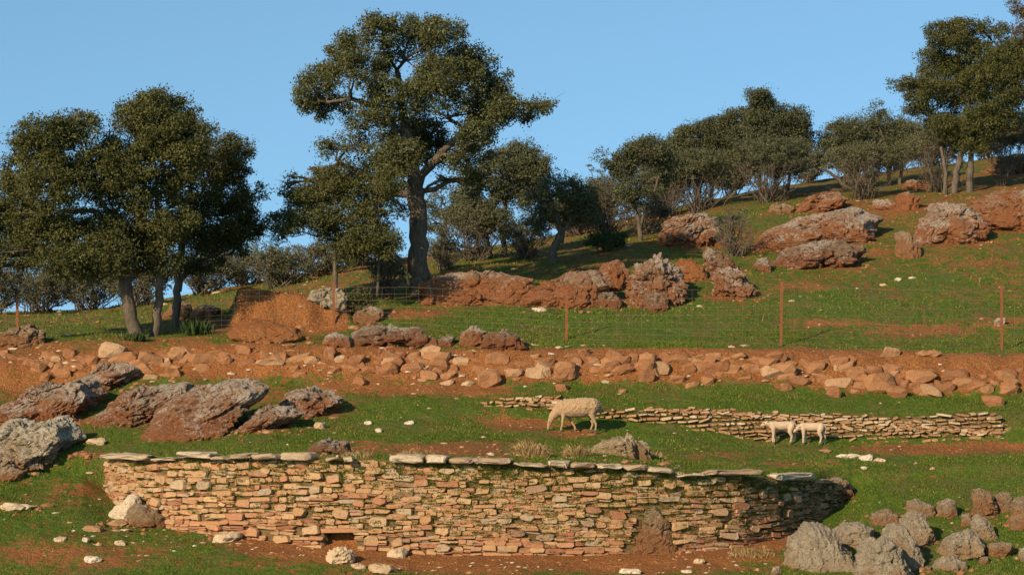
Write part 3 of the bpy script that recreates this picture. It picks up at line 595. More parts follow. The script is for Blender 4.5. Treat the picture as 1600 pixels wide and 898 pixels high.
rock('small orange rock beside the orange outcrop', [(1112, 380), (1116, 363), (1130, 358), (1140, 366), (1136, 380), (1124, 384)], 'rock_red', sub=4)
rock('small dark knobbly rock right of the upright red boulder', [(1179, 414), (1184, 404), (1196, 401), (1206, 409), (1202, 423), (1188, 424)], 'rock_dark', sub=4, amp=.15)
rock('flat orange slab above the small dark knobbly rock', [(1160, 393), (1174, 382), (1190, 382), (1200, 390), (1188, 396)], 'earth', sub=4, amp=.06)
rock('small pale orange rock near the skyline bushes', [(1200, 330), (1206, 320), (1222, 317), (1240, 323), (1238, 332), (1218, 335)], 'rock_brown', sub=4)
# right slope outcrops
rock('broad red outcrop with white crest on the right slope', [(1188, 375), (1198, 356), (1228, 343), (1265, 334), (1300, 320), (1345, 317), (1378, 340), (1364, 358), (1350, 374), (1300, 376), (1250, 380), (1212, 382)], 'rock_lichen', sub=6, strata=.6, depth=.9)
rock('long dark-red outcrop below the broad white-crested one', [(1208, 408), (1228, 388), (1252, 382), (1275, 378), (1320, 373), (1350, 386), (1338, 402), (1300, 410), (1265, 414), (1232, 418)], 'rock_dark', sub=6, strata=.5, amp=.12)
rock('lone upright brown stone on the right slope', [(1399, 392), (1402, 364), (1412, 356), (1424, 363), (1434, 378), (1434, 396), (1414, 400)], 'rock_brown', sub=4)
rock('red outcrop with white streaks below the right tree', [(1420, 378), (1438, 346), (1458, 318), (1480, 309), (1506, 311), (1524, 330), (1534, 354), (1512, 370), (1470, 378)], 'rock_lichen', sub=6, strata=.7)
rock('wide red outcrop running out of the right edge', [(1508, 352), (1520, 318), (1545, 303), (1575, 294), (1610, 290), (1665, 292), (1668, 344), (1600, 358), (1545, 358)], 'rock_red', sub=6, strata=.6)
rock('small orange rock between the outcrop and the right tree', [(1399, 324), (1405, 302), (1420, 297), (1436, 306), (1432, 322), (1416, 327)], 'rock_red', sub=4)
rock('pinkish flat rock just left of the right tree trunk', [(1410, 297), (1416, 282), (1434, 279), (1454, 284), (1450, 297)], 'rock_red', sub=4)
rock('orange rock hump above the broad white-crested outcrop', [(1240, 327), (1262, 304), (1285, 295), (1308, 296), (1320, 310), (1296, 324), (1266, 331)], 'rock_red', sub=5)
rock('low lichened rock between orange hump and small orange rock', [(1360, 326), (1368, 312), (1386, 309), (1402, 316), (1398, 328)], 'rock_lichen', sub=4)
rock('pale rock ledge high on the slope at the right edge', [(1540, 264), (1556, 248), (1580, 240), (1620, 238), (1640, 262), (1580, 270)], 'rock_brown', sub=5)
rock('low pale fluted rock poking through the terrace turf above the middle of the wall', [(932, 718), (935, 697), (950, 690), (972, 686), (996, 690), (1014, 699), (1025, 714), (1016, 720), (975, 722)], 'rock_schist', sub=5, amp=.07, strata=0, vert=.16, depth=.35, D=50.6, shear=.3)
# earth bank and rocks on the left under the trees
rock('low orange earth shelf in front of the cut earth face', [(362, 520), (366, 499), (392, 494), (430, 500), (468, 508), (474, 524), (440, 532), (395, 528)], 'earth', sub=5, amp=.05, strata=.3, shear=1.4, fac=3, cat='earth bank', name='earth_bank')
rock('white-streaked rock on top of the cut earth face', [(478, 466), (490, 452), (510, 447), (530, 449), (542, 462), (540, 478), (510, 474)], 'rock_pale', sub=5)
rock('tan boulder behind the dark right trunk of the left trees', [(258, 492), (266, 474), (280, 468), (296, 474), (300, 492), (278, 497)], 'rock_brown', sub=4)
rock('flat tan rock right of the left tree trunks', [(298, 494), (306, 480), (326, 474), (346, 480), (342, 494), (318, 498)], 'rock_brown', sub=4)
rock('brown block below the thin bush stems left of the oak', [(548, 500), (556, 482), (580, 476), (600, 484), (596, 500), (570, 504)], 'rock_brown', sub=4)
rock('squarish rock at the end of the terrace near the curved wall end', [(1284, 768), (1290, 752), (1308, 747), (1326, 754), (1330, 770), (1306, 776)], 'rock_brown', sub=4, amp=.14)
# grey rocks, lower right
rg = lambda lab, o, mat='rock_grey', **k: rock(lab, o, mat, **{'strata': .15, 'amp': .06, 'shear': .25, 'vert': .04, 'rough': .2, **k})
rg('largest grey boulder at the bottom edge right of the curved wall', [(1214, 925), (1222, 885), (1233, 850), (1245, 826), (1262, 815), (1285, 812), (1302, 822), (1314, 846), (1334, 866), (1352, 878), (1364, 905), (1366, 930)], sub=6, depth=.7, D=46.7)
rg('grey hump behind the largest grey boulder', [(1298, 842), (1304, 822), (1322, 814), (1342, 814), (1362, 822), (1362, 842), (1330, 856)], sub=5)
rg('fluted grey rock right of the largest grey boulder', [(1346, 905), (1342, 868), (1348, 842), (1366, 830), (1390, 838), (1408, 856), (1424, 884), (1410, 906), (1376, 914)], sub=6, depth=.5)
rg('leaning grey slab behind the fluted grey rock', [(1382, 850), (1380, 820), (1397, 809), (1414, 818), (1430, 840), (1439, 862), (1438, 882), (1416, 886)], sub=5)
rg('low brown rock on top of the grey cluster', [(1358, 818), (1362, 800), (1382, 793), (1402, 799), (1410, 810), (1390, 820)], 'rock_brown', sub=5)
rg('steep grey rock at the upper right of the cluster', [(1412, 838), (1408, 804), (1424, 794), (1446, 801), (1458, 830), (1448, 849), (1430, 852)], sub=5)
rg('blocky brown rock crowning the grey cluster', [(1414, 802), (1416, 780), (1430, 778), (1442, 780), (1461, 790), (1459, 804), (1438, 806)], 'rock_brown', sub=5)
rg('rounded brown stone right of the blocky brown rock', [(1464, 804), (1466, 784), (1480, 777), (1492, 783), (1496, 805), (1480, 808)], 'rock_brown', sub=4)
rg('tall domed tan boulder near the right edge', [(1518, 802), (1518, 770), (1531, 759), (1546, 765), (1558, 785), (1558, 803), (1540, 807)], 'rock_brown', sub=5)
rg('smaller tan boulder touching the tall domed one', [(1556, 797), (1555, 776), (1563, 766), (1578, 769), (1583, 786), (1574, 800)], 'rock_brown', sub=4)
rg('tan boulder cut by the right edge of the picture', [(1574, 818), (1578, 796), (1583, 774), (1600, 770), (1632, 776), (1640, 815), (1604, 824)], 'rock_brown', sub=5)
rg('small round stone left of the tilted grey pair', [(1501, 818), (1503, 804), (1514, 801), (1520, 814), (1512, 822)], 'rock_brown', sub=4)
rg('broad low grey rock in the grass lower right', [(1463, 864), (1476, 840), (1498, 829), (1516, 826), (1540, 845), (1536, 858), (1510, 864), (1484, 868)], sub=5)
rg('tilted grey rock behind the broad low one', [(1516, 834), (1522, 804), (1532, 802), (1546, 812), (1557, 832), (1548, 842), (1530, 842)], sub=5)
rg('flat tan stone right of the broad low grey rock', [(1538, 862), (1544, 849), (1562, 845), (1581, 847), (1584, 859), (1560, 868)], 'rock_brown', sub=4)
rg('flat grey stone below the broad low grey rock', [(1459, 884), (1468, 870), (1484, 866), (1510, 877), (1511, 889), (1486, 893)], sub=4)
rg('little stone below the flat tan stone', [(1528, 878), (1532, 870), (1544, 869), (1546, 877), (1536, 881)], 'rock_brown', sub=3)
rg('pale stone at the lower right edge of the picture', [(1592, 874), (1594, 856), (1606, 852), (1616, 866), (1606, 876)], 'rock_pale', sub=3)
rg('small pale stone left of the largest grey boulder', [(1205, 895), (1208, 885), (1217, 883), (1222, 893), (1214, 899)], 'rock_pale', sub=3)
rg('tiny tan stone right of the fluted grey rock', [(1442, 890), (1446, 883), (1455, 884), (1456, 891)], 'rock_brown', sub=3)

# ---- loose slabs and stones
def slab(label, cx, cy, wpx, hpx, mat='pebble', tone=.6, tilt=0.0, rise=.0, sub=3, name='loose_stone', cat='stone', depth=None, amp=.09):
    a = np.linspace(0, 2 * math.pi, 11)[:-1]; rr = random.Random(cx * 7 + cy)
    o = []
    for t in a:
        k = rr.uniform(.82, 1.08); x, y = math.copysign(abs(math.cos(t)) ** .75, math.cos(t)) * wpx / 2 * k, math.copysign(abs(math.sin(t)) ** .75, math.sin(t)) * hpx / 2 * k
        o.append((cx + x * math.cos(tilt) - y * math.sin(tilt), cy + x * math.sin(tilt) + y * math.cos(tilt)))
    ob = rock(label, o, mat, sub=sub, strata=0, amp=amp, name=name, cat=cat, depth=depth, push=.5, fac=1, shear=.3)
    ob.data.attributes['tone'].data.foreach_set('value', np.full(len(ob.data.vertices), tone, np.float32)); return ob
slab('pale slab leaning against the left end of the curved wall', 200, 789, 58, 26, 'cap_stone', .9, -.62, name='leaning_slab', depth=.14, sub=4, amp=.05)
slab('brown block fallen against the foot of the wall near its left end', 231, 806, 70, 34, 'rock_brown', .3, .35, name='fallen_block', depth=.26, sub=4, amp=.06)
slab('flat reddish stone in the grass below the leaning slab', 192, 816, 44, 13, 'rubble_stone', .4)
slab('oval pale stone at the wall foot left of the drain hole', 351, 838, 46, 16, 'pebble', .5)
slab('cream blocky stone standing in front of the drain hole', 530, 868, 36, 26, 'pebble', .45, name='loose_block', sub=4, amp=.12)
slab('grey-tan stone at the wall foot right of the cream block', 597, 887, 40, 16, 'rubble_stone', .8)
slab('small flat stone left of the grey-tan wall-foot stone', 561, 884, 26, 9, 'pebble', .3)
slab('squarish pale stone at the bottom course of the wall', 621, 862, 30, 15, 'pebble', .5, depth=.15)
slab('long pale slab lying at the left edge in the grass', 26, 790, 62, 12, 'pebble', .55)
slab('flat tan slab in the turf between pale boulder and wall', 151, 689, 34, 10, 'pebble', .4)
slab('small block in the turf above the left wall capstones', 500, 664, 20, 12, 'rubble_stone', .8)
slab('tiny tan stone in the turf below the biggest red boulder', 232, 679, 13, 8, 'pebble', .4)
slab('long white flat stone in the grass right of the lambs', 1324, 712, 40, 7, 'pebble', 1.0)
slab('bluish white stone right of the long white flat stone', 1355, 714, 20, 9, 'pebble', 1.0)
slab('thin tan stone beside the bluish white stone', 1374, 718, 18, 5, 'pebble', .4)
slab('reddish stone pair in the grass left of the leaning slab', 146, 825, 34, 11, 'rubble_stone', .4)
slab('small white stone near the bottom left corner', 145, 873, 27, 10, 'pebble', .95)
slab('low tan stone in the grass lower left', 94, 842, 18, 7, 'pebble', .6)
slab('tan stone between lower left stones and wall', 186, 847, 19, 8, 'pebble', .5)
slab('pale tan pebble left of the white corner stone', 134, 842, 13, 8, 'pebble', .7)
slab('whitish flat stone in the dark soil below the wall middle', 985, 891, 34, 8, 'pebble', .9)
slab('small white stone in front of the right wall curve', 1072, 892, 18, 5, 'pebble', .9)
slab('tan stone on the mound near the right wall curve', 1092, 876, 20, 8, 'pebble', .4)
slab('leaning orange slab at the foot of the right wall curve', 1082, 838, 40, 17, 'rock_red', .2, -.45, name='leaning_slab', depth=.12)
slab('small reddish stone in the grass below the lambs', 1288, 704, 20, 4, 'rubble_stone', .3)
slab('white pebble in the grass below the bluish white stone', 1350, 730, 11, 5, 'pebble', .9)
slab('thin stone left of the sheep in the turf', 640, 660, 15, 6, 'pebble', .95)
slab('white stone left of the thin turf stone', 574, 660, 13, 6, 'pebble', .95)
slab('small stone between thin turf stones and dry soil', 592, 672, 12, 7, 'pebble', .8)
slab('cream stone in the upper turf right of the big oak', 842, 483, 22, 7, 'pebble', .8)
slab('pale stone at the foot of the rightmost fence post', 1563, 502, 20, 11, 'rock_pale', .8)
slab('thin slab lying on the red bank at the right', 1447, 551, 40, 9, 'bank_stone', .6)
slab('small pale rock on the slope above the fence at right', 1404, 436, 12, 6, 'pebble', .7)

# ------------------------------------------------------------------ upper terrace wall of rough rocks
r = random.Random(12)
tw = empty('terrace_wall', at(800, 590)); tag(tw, 'rough collapsed terrace wall of red-brown rocks along the bare bank', 'stone wall')
tw_base = Vector(tw.location)
def bank_rock(px, py, w, h, tone=None, rot=0.0, D=None):
    D = D or ray_D(px, py + h * .45) ; U, Fc = ICO[2]; sc = D / F; seed = r.randint(0, 9999)
    P = np.sign(U) * np.abs(U) ** .6 * facet(U, seed, 13, .56, 1.0)[:, None]
    P = P * np.array([w / 2 * sc * 1.2, max(.09, .42 * min(w, h * 1.6) * sc), h / 2 * sc * 1.16])
    L = np.linalg.norm(P, axis=1, keepdims=True) + 1e-9; s = min(w, h) * sc
    P = P + P / L * (fbm(P * 1.5 / s + seed, 3, seed) * .14 * s)[:, None]
    c, s_ = math.cos(rot), math.sin(rot); x, z = P[:, 0].copy(), P[:, 2].copy(); P[:, 0] = x * c - z * s_; P[:, 2] = x * s_ + z * c
    ob = mesh_np('rock', P, Fc, 3, M['bank_stone'], tw, attrs={'tone': np.full(len(P), r.random() ** 1.3 if tone is None else tone)}, smooth=False)
    ob.data.polygons.foreach_set('use_smooth', np.full(len(Fc), False)); ob.location = pt(px, py, D + .12) - tw_base
def g6(cx, cy, w, h, **k): bank_rock(500 + cx / 2.909, 440 + cy / 2.909, w / 2.909, h / 2.909, **k)
def g7(cx, cy, w, h, **k): bank_rock(1050 + cx / 2.909, 440 + cy / 2.909, w / 2.909, h / 2.909, **k)
def g5(cx, cy, w, h, **k): bank_rock(cx / 2.963, 440 + cy / 2.963, w / 2.963, h / 2.963, **k)
for a in [(45, 335, 50, 60), (100, 350, 55, 40), (170, 370, 60, 45), (215, 397, 90, 40), (155, 410, 55, 25), (330, 365, 85, 55), (300, 415, 50, 25), (430, 395, 100, 50), (520, 345, 130, 50), (520, 390, 60, 30), (600, 395, 55, 45),
          (635, 365, 75, 40), (720, 365, 85, 30), (800, 355, 90, 50), (685, 405, 35, 30), (735, 405, 70, 45), (780, 420, 60, 40), (850, 400, 90, 35), (940, 375, 110, 35), (1030, 370, 90, 50), (990, 415, 100, 45), (980, 345, 40, 30), (1120, 405, 110, 55), (1165, 365, 60, 50), (1200, 335, 65, 50), (1250, 365, 60, 45),
          (1145, 428, 70, 30), (1280, 400, 130, 40), (1345, 350, 75, 60), (1390, 400, 90, 50), (1420, 355, 60, 40), (1490, 360, 80, 85), (1555, 395, 80, 65), (1570, 350, 70, 45), (630, 430, 80, 25), (10, 375, 40, 25), (465, 450, 35, 22)]: g6(*a, rot=r.gauss(0, .15))
for a in [(20, 440, 60, 50), (45, 355, 90, 55), (80, 400, 75, 55), (130, 350, 60, 35), (170, 385, 50, 80), (185, 340, 75, 30), (255, 400, 125, 55), (215, 420, 40, 35), (250, 355, 45, 35), (385, 355, 90, 35), (370, 400, 90, 45), (455, 410, 80, 50), (585, 405, 60, 35), (650, 395, 100, 50), (745, 400, 20, 50), (695, 370, 70, 35), (740, 350, 60, 30), (815, 355, 50, 50),
          (690, 435, 110, 22), (750, 458, 115, 48), (720, 490, 50, 22), (850, 430, 100, 50), (850, 470, 70, 40), (835, 500, 50, 25), (960, 455, 140, 90), (990, 400, 90, 45), (1030, 505, 100, 50), (950, 495, 70, 25), (1130, 430, 160, 75), (1275, 430, 115, 60), (1120, 475, 110, 35), (1130, 500, 60, 50), (1240, 485, 110, 45), (1060, 470, 50, 50), (900, 440, 40, 40), (1400, 475, 60, 50), (1470, 465, 45, 35), (1555, 490, 55, 30), (330, 440, 60, 25), (1165, 410, 60, 25)]: g7(*a, rot=r.gauss(0, .12))
for a in [(215, 335, 60, 40), (270, 350, 70, 50), (325, 335, 60, 45), (345, 365, 50, 30), (400, 370, 70, 45), (275, 395, 60, 40), (215, 385, 55, 40), (180, 400, 40, 25), (490, 350, 60, 35), (545, 355, 70, 40), (620, 345, 60, 50), (710, 365, 110, 65), (760, 335, 60, 35), (770, 375, 60, 40), (860, 370, 90, 40), (950, 360, 120, 60), (1060, 350, 80, 40), (1150, 380, 70, 40), (1250, 375, 120, 40), (1370, 360, 120, 45), (1440, 365, 70, 50), (1530, 345, 40, 60), (1490, 385, 60, 25), (1530, 400, 60, 25), (1590, 360, 40, 40), (1260, 325, 50, 20), (60, 350, 70, 30), (20, 330, 50, 25), (110, 360, 50, 25), (640, 380, 70, 40), (870, 335, 90, 30), (1340, 322, 50, 18), (1000, 325, 80, 25)]: g5(*a, rot=r.gauss(0, .15))

for _ in range(190):
    px = r.uniform(40, 1595); w = r.uniform(10, 34); bank_rock(px, np.interp(px, [0, 160, 400, 800, 1200, 1400, 1600], [575, 565, 562, 572, 572, 590, 595]) + r.gauss(4, 14), w, w * r.uniform(.45, .8), rot=r.gauss(0, .2))
# ------------------------------------------------------------------ low rubble wall behind the sheep
r = random.Random(21)
lpx = [740, 870, 970, 1100, 1300, 1450, 1570, 1606]; lD = [56.4, 56.0, 55.75, 55.55, 55.45, 55.45, 55.55, 55.95]
lv = Curve(lpx, lD, ([756, 870, 970, 1100, 1200, 1300, 1450, 1596], [644, 655, 663, 679, 690, 693, 695, 695]), ([756, 800, 870, 920, 970, 1010, 1100, 1200, 1300, 1420, 1530, 1575, 1596], [628, 620, 617, 632, 644, 638, 637, 645, 646, 651, 645, 650, 664]))
low = empty('rubble_wall', lv.frame(lv.s_of_px(1200))[0] + Vector((0, 0, lv.g(lv.zb, lv.s_of_px(1200))))); tag(low, 'low tumbled wall of small flat stones behind the sheep and lambs', 'stone wall')
stones = []; zlo, zhi = lv.zb.min() - .1, lv.zt.max() + .05; z = zlo; bi = 0; ST = lv.s[-1]
while z < zhi:
    bh = r.uniform(.045, .08); sv = r.uniform(0, .2); bi += 1
    while sv < ST:
        cw = r.uniform(.08, .30); sc = sv + cw / 2; zz = z + .06 * math.sin(sv * .9 + bi * .7) + r.uniform(-.012, .012)
        zb_, zt_ = lv.g(lv.zb, min(sc, ST)), lv.g(lv.zt, min(sc, ST)); sv += cw
        if zz < zb_ - .05 or zz > zt_ + r.uniform(-.05, .04) or sc > ST or r.random() < .03: continue
        ph = bh * r.uniform(.6, 1.25)
        o, V, Fc = stone_world(lv, sc, zz, zb_, r.gauss(.02, .035), .62, cw * r.uniform(.75, 1), ph, .2, min(.03, ph * .3), r, r.gauss(0, .2))
        stones.append((cw * ph, o, V, Fc, r.random() * (1 if zz > zb_ + .2 else .6)))
    z += bh * .9
emit_stones(stones, low, M['rubble_stone'])
lb = Vector(low.location); V = []; ss = np.arange(0, ST, .12); nv = 12
m = MB()
for _ in range(1500):
    sv = r.uniform(.1, ST - .1); P, t, n = lv.frame(sv); zb_ = lv.g(lv.zb, sv); z = zb_ + (lv.g(lv.zt, sv) - zb_) * r.random(); o = P + n * (.0 - .62 * (z - zb_)) + Vector((0, 0, z)) - lb
    for _b in range(4):
        L = r.uniform(.03, .09); q = o + t * r.uniform(-.05, .05); m.add([q - t * .008, q + t * .008, q + t * r.gauss(0, .4) * L + n * r.uniform(.3, 1) * L + Vector((0, 0, L * r.uniform(.3, 1)))], [(0, 1, 2)], r.random())
tag(m.build('joint_grass', M['grass'], low), kind='stuff')
for sv in ss:
    P, t, n = lv.frame(sv); zb_, zt_ = lv.g(lv.zb, sv) - .2, lv.g(lv.zt, sv) - .01
    for k in range(nv):
        z = zb_ + (zt_ - zb_) * k / (nv - 1); V.append(P + n * (-.05 - .62 * (z - zb_ - .2)) + Vector((0, 0, z)) - lb)
    V.append(P + n * (-.05 - .62 * (zt_ - zb_) - .5) + Vector((0, 0, zt_ - .15)) - lb)
w_ = nv + 1
mesh_np('earth_core', [tuple(v) for v in V], [(i*w_ + k, (i+1)*w_ + k, (i+1)*w_ + k + 1, i*w_ + k + 1) for i in range(len(ss) - 1) for k in range(w_ - 1)], 4, M['core'], low, attrs={'tone': [.5] * len(V)}, smooth=True)

# ------------------------------------------------------------------ fence
fr = empty('wire_fence', at(885, 533)); tag(fr, 'rusty post and wire mesh fence crossing the slope above the red bank', 'fence'); fb = Vector(fr.location)
posts = [(-330, 535, 465), (27, 537, 466), (522, 508, 440), (885, 532, 452), (1220, 541, 440), (1565, 546, 446), (1925, 548, 448)]
tops = []
for px, pb, ptop in posts:
    b_ = at(px, pb); hgt = (pb - ptop) / F * b_.y; lean = random.uniform(-.02, .02); tops.append((b_, hgt))
    m = MB(); w = .032
    for (x0, x1, y0, y1) in ((-w, w, -.004, .004), (-.004, .004, .004, .045)):
        vs = [(x0, y0, -.3), (x1, y0, -.3), (x1, y1, -.3), (x0, y1, -.3)]; vs += [(x + lean * hgt, y, hgt) for x, y, _ in vs]
        m.add(vs, [(0, 3, 2, 1), (4, 5, 6, 7), (0, 1, 5, 4), (1, 2, 6, 5), (2, 3, 7, 6), (3, 0, 4, 7)])
    if -100 < px < 1700: ob = m.build('post', M['rust'], fr); ob.location = b_ - fb
m = MB(); HS = [.03, .14, .25, .37, .50, .64, .79, .94]
for (a, ha), (b_, hb) in zip(tops[:-1], tops[1:]):
    L = (b_ - a).length; k = int(L / .30); line = []
    for i in range(k + 1):
        q = a.lerp(b_, i / k); q = Vector((q.x, q.y, float(ground_z(np.array([q.x]), np.array([q.y]))[0]))) * .5 + q * .5; line.append((q, (ha + (hb - ha) * i / k) * .97))
    for h in HS: m.tube([q + Vector((0, -.01, hh * h - .01 * math.sin(i * .7))) - fb for i, (q, hh) in enumerate(line)], [.0022] * (k + 1), 3)
    for q, hh in line[1:-1]: m.tube([q + Vector((0, -.01, hh * HS[0])) - fb, q + Vector((.004, -.01, hh * HS[-1])) - fb], [.0015, .0015], 3)
m.build('wire_netting', M['wire'], fr)

# ------------------------------------------------------------------ trees
def leaves_mesh(centres, per, rad, size, r_, tone_shift=0.0, aspect=.62, outer=None):
    """leaf clumps: per leaves in a flattened ball round each centre, mostly facing out of the clump"""
    k = len(centres); n = k * per; u = r_.normal(0, 1, (n, 3)); u /= np.linalg.norm(u, axis=1, keepdims=True)
    R0 = np.repeat(r_.uniform(.6, 1.35, (k, 1)), per, 0) * rad
    off = u * (r_.random((n, 1)) ** .40) * R0 * np.array([1.1, 1.1, .78]); stray = r_.random((n, 1)) < .10; off = np.where(stray, off * 1.45, off)
    c = np.repeat(centres, per, 0) + off
    nn = u * .75 + r_.normal(0, .62, (n, 3)) + np.array([0, 0, .25]); nn /= np.linalg.norm(nn, axis=1, keepdims=True)
    d = r_.normal(0, 1, (n, 3)); d -= nn * (d * nn).sum(1, keepdims=True); d /= np.linalg.norm(d, axis=1, keepdims=True); e = np.cross(nn, d)
    s = size * r_.uniform(.65, 1.3, (n, 1))
    V = np.stack([c - d * s * .45 - e * s * aspect * .5, c - d * s * .45 + e * s * aspect * .5, c + d * s * .55], 1).reshape(-1, 3)
    tone = np.clip(r_.beta(3, 3.6, n) + np.repeat(r_.normal(0, .13, k), per) + tone_shift, 0, 1)
    return V, np.arange(n * 3).reshape(-1, 3), np.repeat(tone, 3)
def ell_pts(n, c, rad, r_, gap, gseed, shell=3.4):
    d = r_.normal(0, 1, (n, 3)); d /= np.linalg.norm(d, axis=1, keepdims=True)
    p = d * (r_.random((n, 1)) ** (1 / shell)); lump = 1 + .25 * fbm(d * 2.2 + gseed, 3, gseed)[:, None]
    p = c + p * rad * lump * .93
    return p[fbm(p * 1.1 + gseed * 1.3, 2, gseed + 3) > gap]
TREE_N = [100]
def tree(name, label, base, trunks, blobs, mat='holm', bark='bark', leaf=.063, dens=1.0, per=82, spread=.22, gap=-.36, depth=.8, twigs=1.0, cat='tree', group=None, bare=0.0, tone=0.0, D=None, bend=.06):
    """base: photo pixel of the foot; trunks: list of polylines (px, py, radius px); blobs: leaf masses (px, py, rx, ry[, dy])"""
    TREE_N[0] += 1; sd = TREE_N[0]; r_ = np.random.default_rng(sd); rr = random.Random(sd)
    D = D or ray_D(*base); b = at(base[0], base[1], D); sc = D / F; root = empty(name, b); tag(root, label, cat, group)
    bz = Vector((0, 0, b.z - pt(base[0], base[1], D).z)); loc = lambda px, py, dy=0: pt(px, py, D) + Vector((0, dy, 0)) - b + bz
    tk = MB(); br = MB(); ends = []
    for T in trunks:
        pts = []; 
        for i, q in enumerate(T): pts.append(loc(q[0], q[1], q[3] if len(q) > 3 else 0))
        # resample with a little wobble
        P, R_ = [], []
        for i in range(len(pts) - 1):
            for s in range(4):
                f = s / 4; w = rr.uniform(-.25, .25) * T[i][2] * sc
                P.append(pts[i].lerp(pts[i+1], f) + Vector((w, w * .6, 0))); R_.append((T[i][2] * (1-f) + T[i+1][2] * f) * sc * rr.uniform(.92, 1.1))
        P.append(pts[-1]); R_.append(T[-1][2] * sc)
        P[0] = P[0] - Vector((0, 0, .25)); R_[0] *= 1.35
        tk.tube(P, R_, 10); ends += [(P[i], R_[i]) for i in range(len(P) // 3, len(P))]
    cx = sum(q[0] for q in blobs) / len(blobs); W = max(abs(q[0] - cx) + q[2] for q in blobs); cent = []
    for q in blobs:
        px, py, rx, ry = q[:4]; lim = depth * W * sc * math.sqrt(max(.05, 1 - ((px - cx) / W) ** 2)); dy = q[4] if len(q) > 4 else rr.uniform(-.55, .55) * lim
        c = loc(px, py, dy); rad = np.array([rx * sc, (rx + ry) * .55 * sc, ry * sc])
        area = rx * ry * sc * sc; ns = int(area * 205 * dens); p = ell_pts(ns, np.array(c), rad, r_, gap, sd)
        if bare: p = p[r_.random(len(p)) > bare]
        cent.append(p)
        # limb to the mass, then boughs and twigs inside it
        e, er = min(ends, key=lambda t: (t[0] - c).length + (0.6 if t[0].z > c.z + .2 else 0)); L = (c - e).length
        r0 = min(er * .62, .035 * L + .02); mid = e.lerp(c, .5) + Vector((rr.uniform(-1, 1), rr.uniform(-1, 1), rr.uniform(-.4, .8))) * L * .12
        br.tube([e, e.lerp(mid, .5) + Vector((rr.uniform(-1, 1), 0, rr.uniform(-1, 1))) * L * bend, mid, mid.lerp(c, .5) + Vector((rr.uniform(-1, 1), 0, rr.uniform(-1, 1))) * L * bend, c], [r0, r0 * .85, r0 * .7, r0 * .55, r0 * .4], 6)
        nb = int(5 + 60 * area * .12 * twigs); idx = r_.integers(0, max(1, len(p)), nb) if len(p) else []
        for k in idx:
            g = Vector(p[k]); st = mid.lerp(c, rr.uniform(.2, 1.1)); m_ = st.lerp(g, .5) + Vector((rr.uniform(-1, 1), rr.uniform(-1, 1), rr.uniform(-.6, 1))) * (g - st).length * .16
            br.tube([st, m_, g], [r0 * .30 + .006, r0 * .17 + .005, .005], 4)
            for _ in range(int(2 * twigs)):
                g2 = m_.lerp(g, rr.uniform(.2, 1)) ; g3 = g2 + Vector((rr.gauss(0, 1), rr.gauss(0, 1), rr.gauss(.1, .8))) * .15
                br.tube([g2, g2.lerp(g3, .5) + Vector((0, 0, .03)), g3], [.009, .006, .003], 3)
    tk.build('trunk', M[bark], root, True); br.build('branches', M['twig' if bark != 'bark' else 'bark'], root, True)
    cent = np.concatenate(cent); V, Fc, tn = leaves_mesh(cent, per, spread, leaf, r_, tone)
    mesh_np('crown', V, Fc, 3, M[mat], root, attrs={'tone': tn}); return root
def shrub(name, label, base, w, h, n=26, mat='thicket', leaf=.07, dens=.6, gap=-.1, foliage=(.55, .95), D=None, bark='twig', cat='shrub', group=None, per=26, tone=0.0):
    """many thin stems fanning out of one foot, leaves only in the upper part; w, h in photo pixels"""
    TREE_N[0] += 1; sd = TREE_N[0]; rr = random.Random(sd); r_ = np.random.default_rng(sd)
    D = D or ray_D(*base); b = at(base[0], base[1], D); sc = D / F; root = empty(name, b); tag(root, label, cat, group); st = MB(); cent = []
    W, H = w * sc, h * sc
    for i in range(n):
        a = rr.uniform(0, 2 * math.pi); q = rr.random() ** .6; tip = Vector((math.cos(a) * W / 2 * q, math.sin(a) * W / 2 * q * .8, H * (1 - .45 * q * q) * rr.uniform(.7, 1.05)))
        f0 = Vector((rr.gauss(0, 1), rr.gauss(0, 1), 0)) * W * .07; mid = f0.lerp(tip, .5) + Vector((rr.gauss(0, .06) * W, rr.gauss(0, .06) * W, -.04 * H)); r0 = rr.uniform(.012, .028)
        st.tube([f0 - Vector((0, 0, .1)), f0.lerp(mid, .5) + Vector((rr.gauss(0, .03) * W, 0, 0)), mid, tip], [r0, r0 * .8, r0 * .6, .005], 4)
        for _ in range(6):
            k = rr.uniform(.35, 1); s0 = mid.lerp(tip, (k - .35) / .65) if k > .5 else f0.lerp(mid, k * 1.6); L = H * rr.uniform(.10, .26)
            e = s0 + Vector((rr.gauss(0, 1), rr.gauss(0, 1), rr.gauss(.5, .6))).normalized() * L
            st.tube([s0, s0.lerp(e, .5) + Vector((rr.gauss(0, .08), 0, rr.gauss(0, .08))) * L, e], [r0 * .42, r0 * .3, .003], 3)
            for _k in range(3):
                e2 = s0.lerp(e, rr.uniform(.3, 1)); e3 = e2 + Vector((rr.gauss(0, 1), rr.gauss(0, 1), rr.gauss(.4, .7))) * L * .32; st.tube([e2, e3], [.006, .003], 3)
                if e3.z > H * foliage[0] * rr.uniform(.6, 1.1): cent.append(e3)
    st.build('stems', M[bark], root, True)
    c0 = np.array([[*c] for c in cent]) if cent else np.zeros((0, 3))
    ns = int(W * H * 75 * dens); ex = ell_pts(ns, np.array([0, 0, H * sum(foliage) / 2]), np.array([W * .5, W * .42, H * (foliage[1] - foliage[0]) * .62]), r_, gap, sd)
    c0 = np.concatenate([c0[r_.random(len(c0)) < min(1, dens) * .35], ex]); V, Fc, tn = leaves_mesh(c0, per, .15, leaf, r_, tone)
    mesh_np('crown', V, Fc, 3, M[mat], root, attrs={'tone': tn}); return root

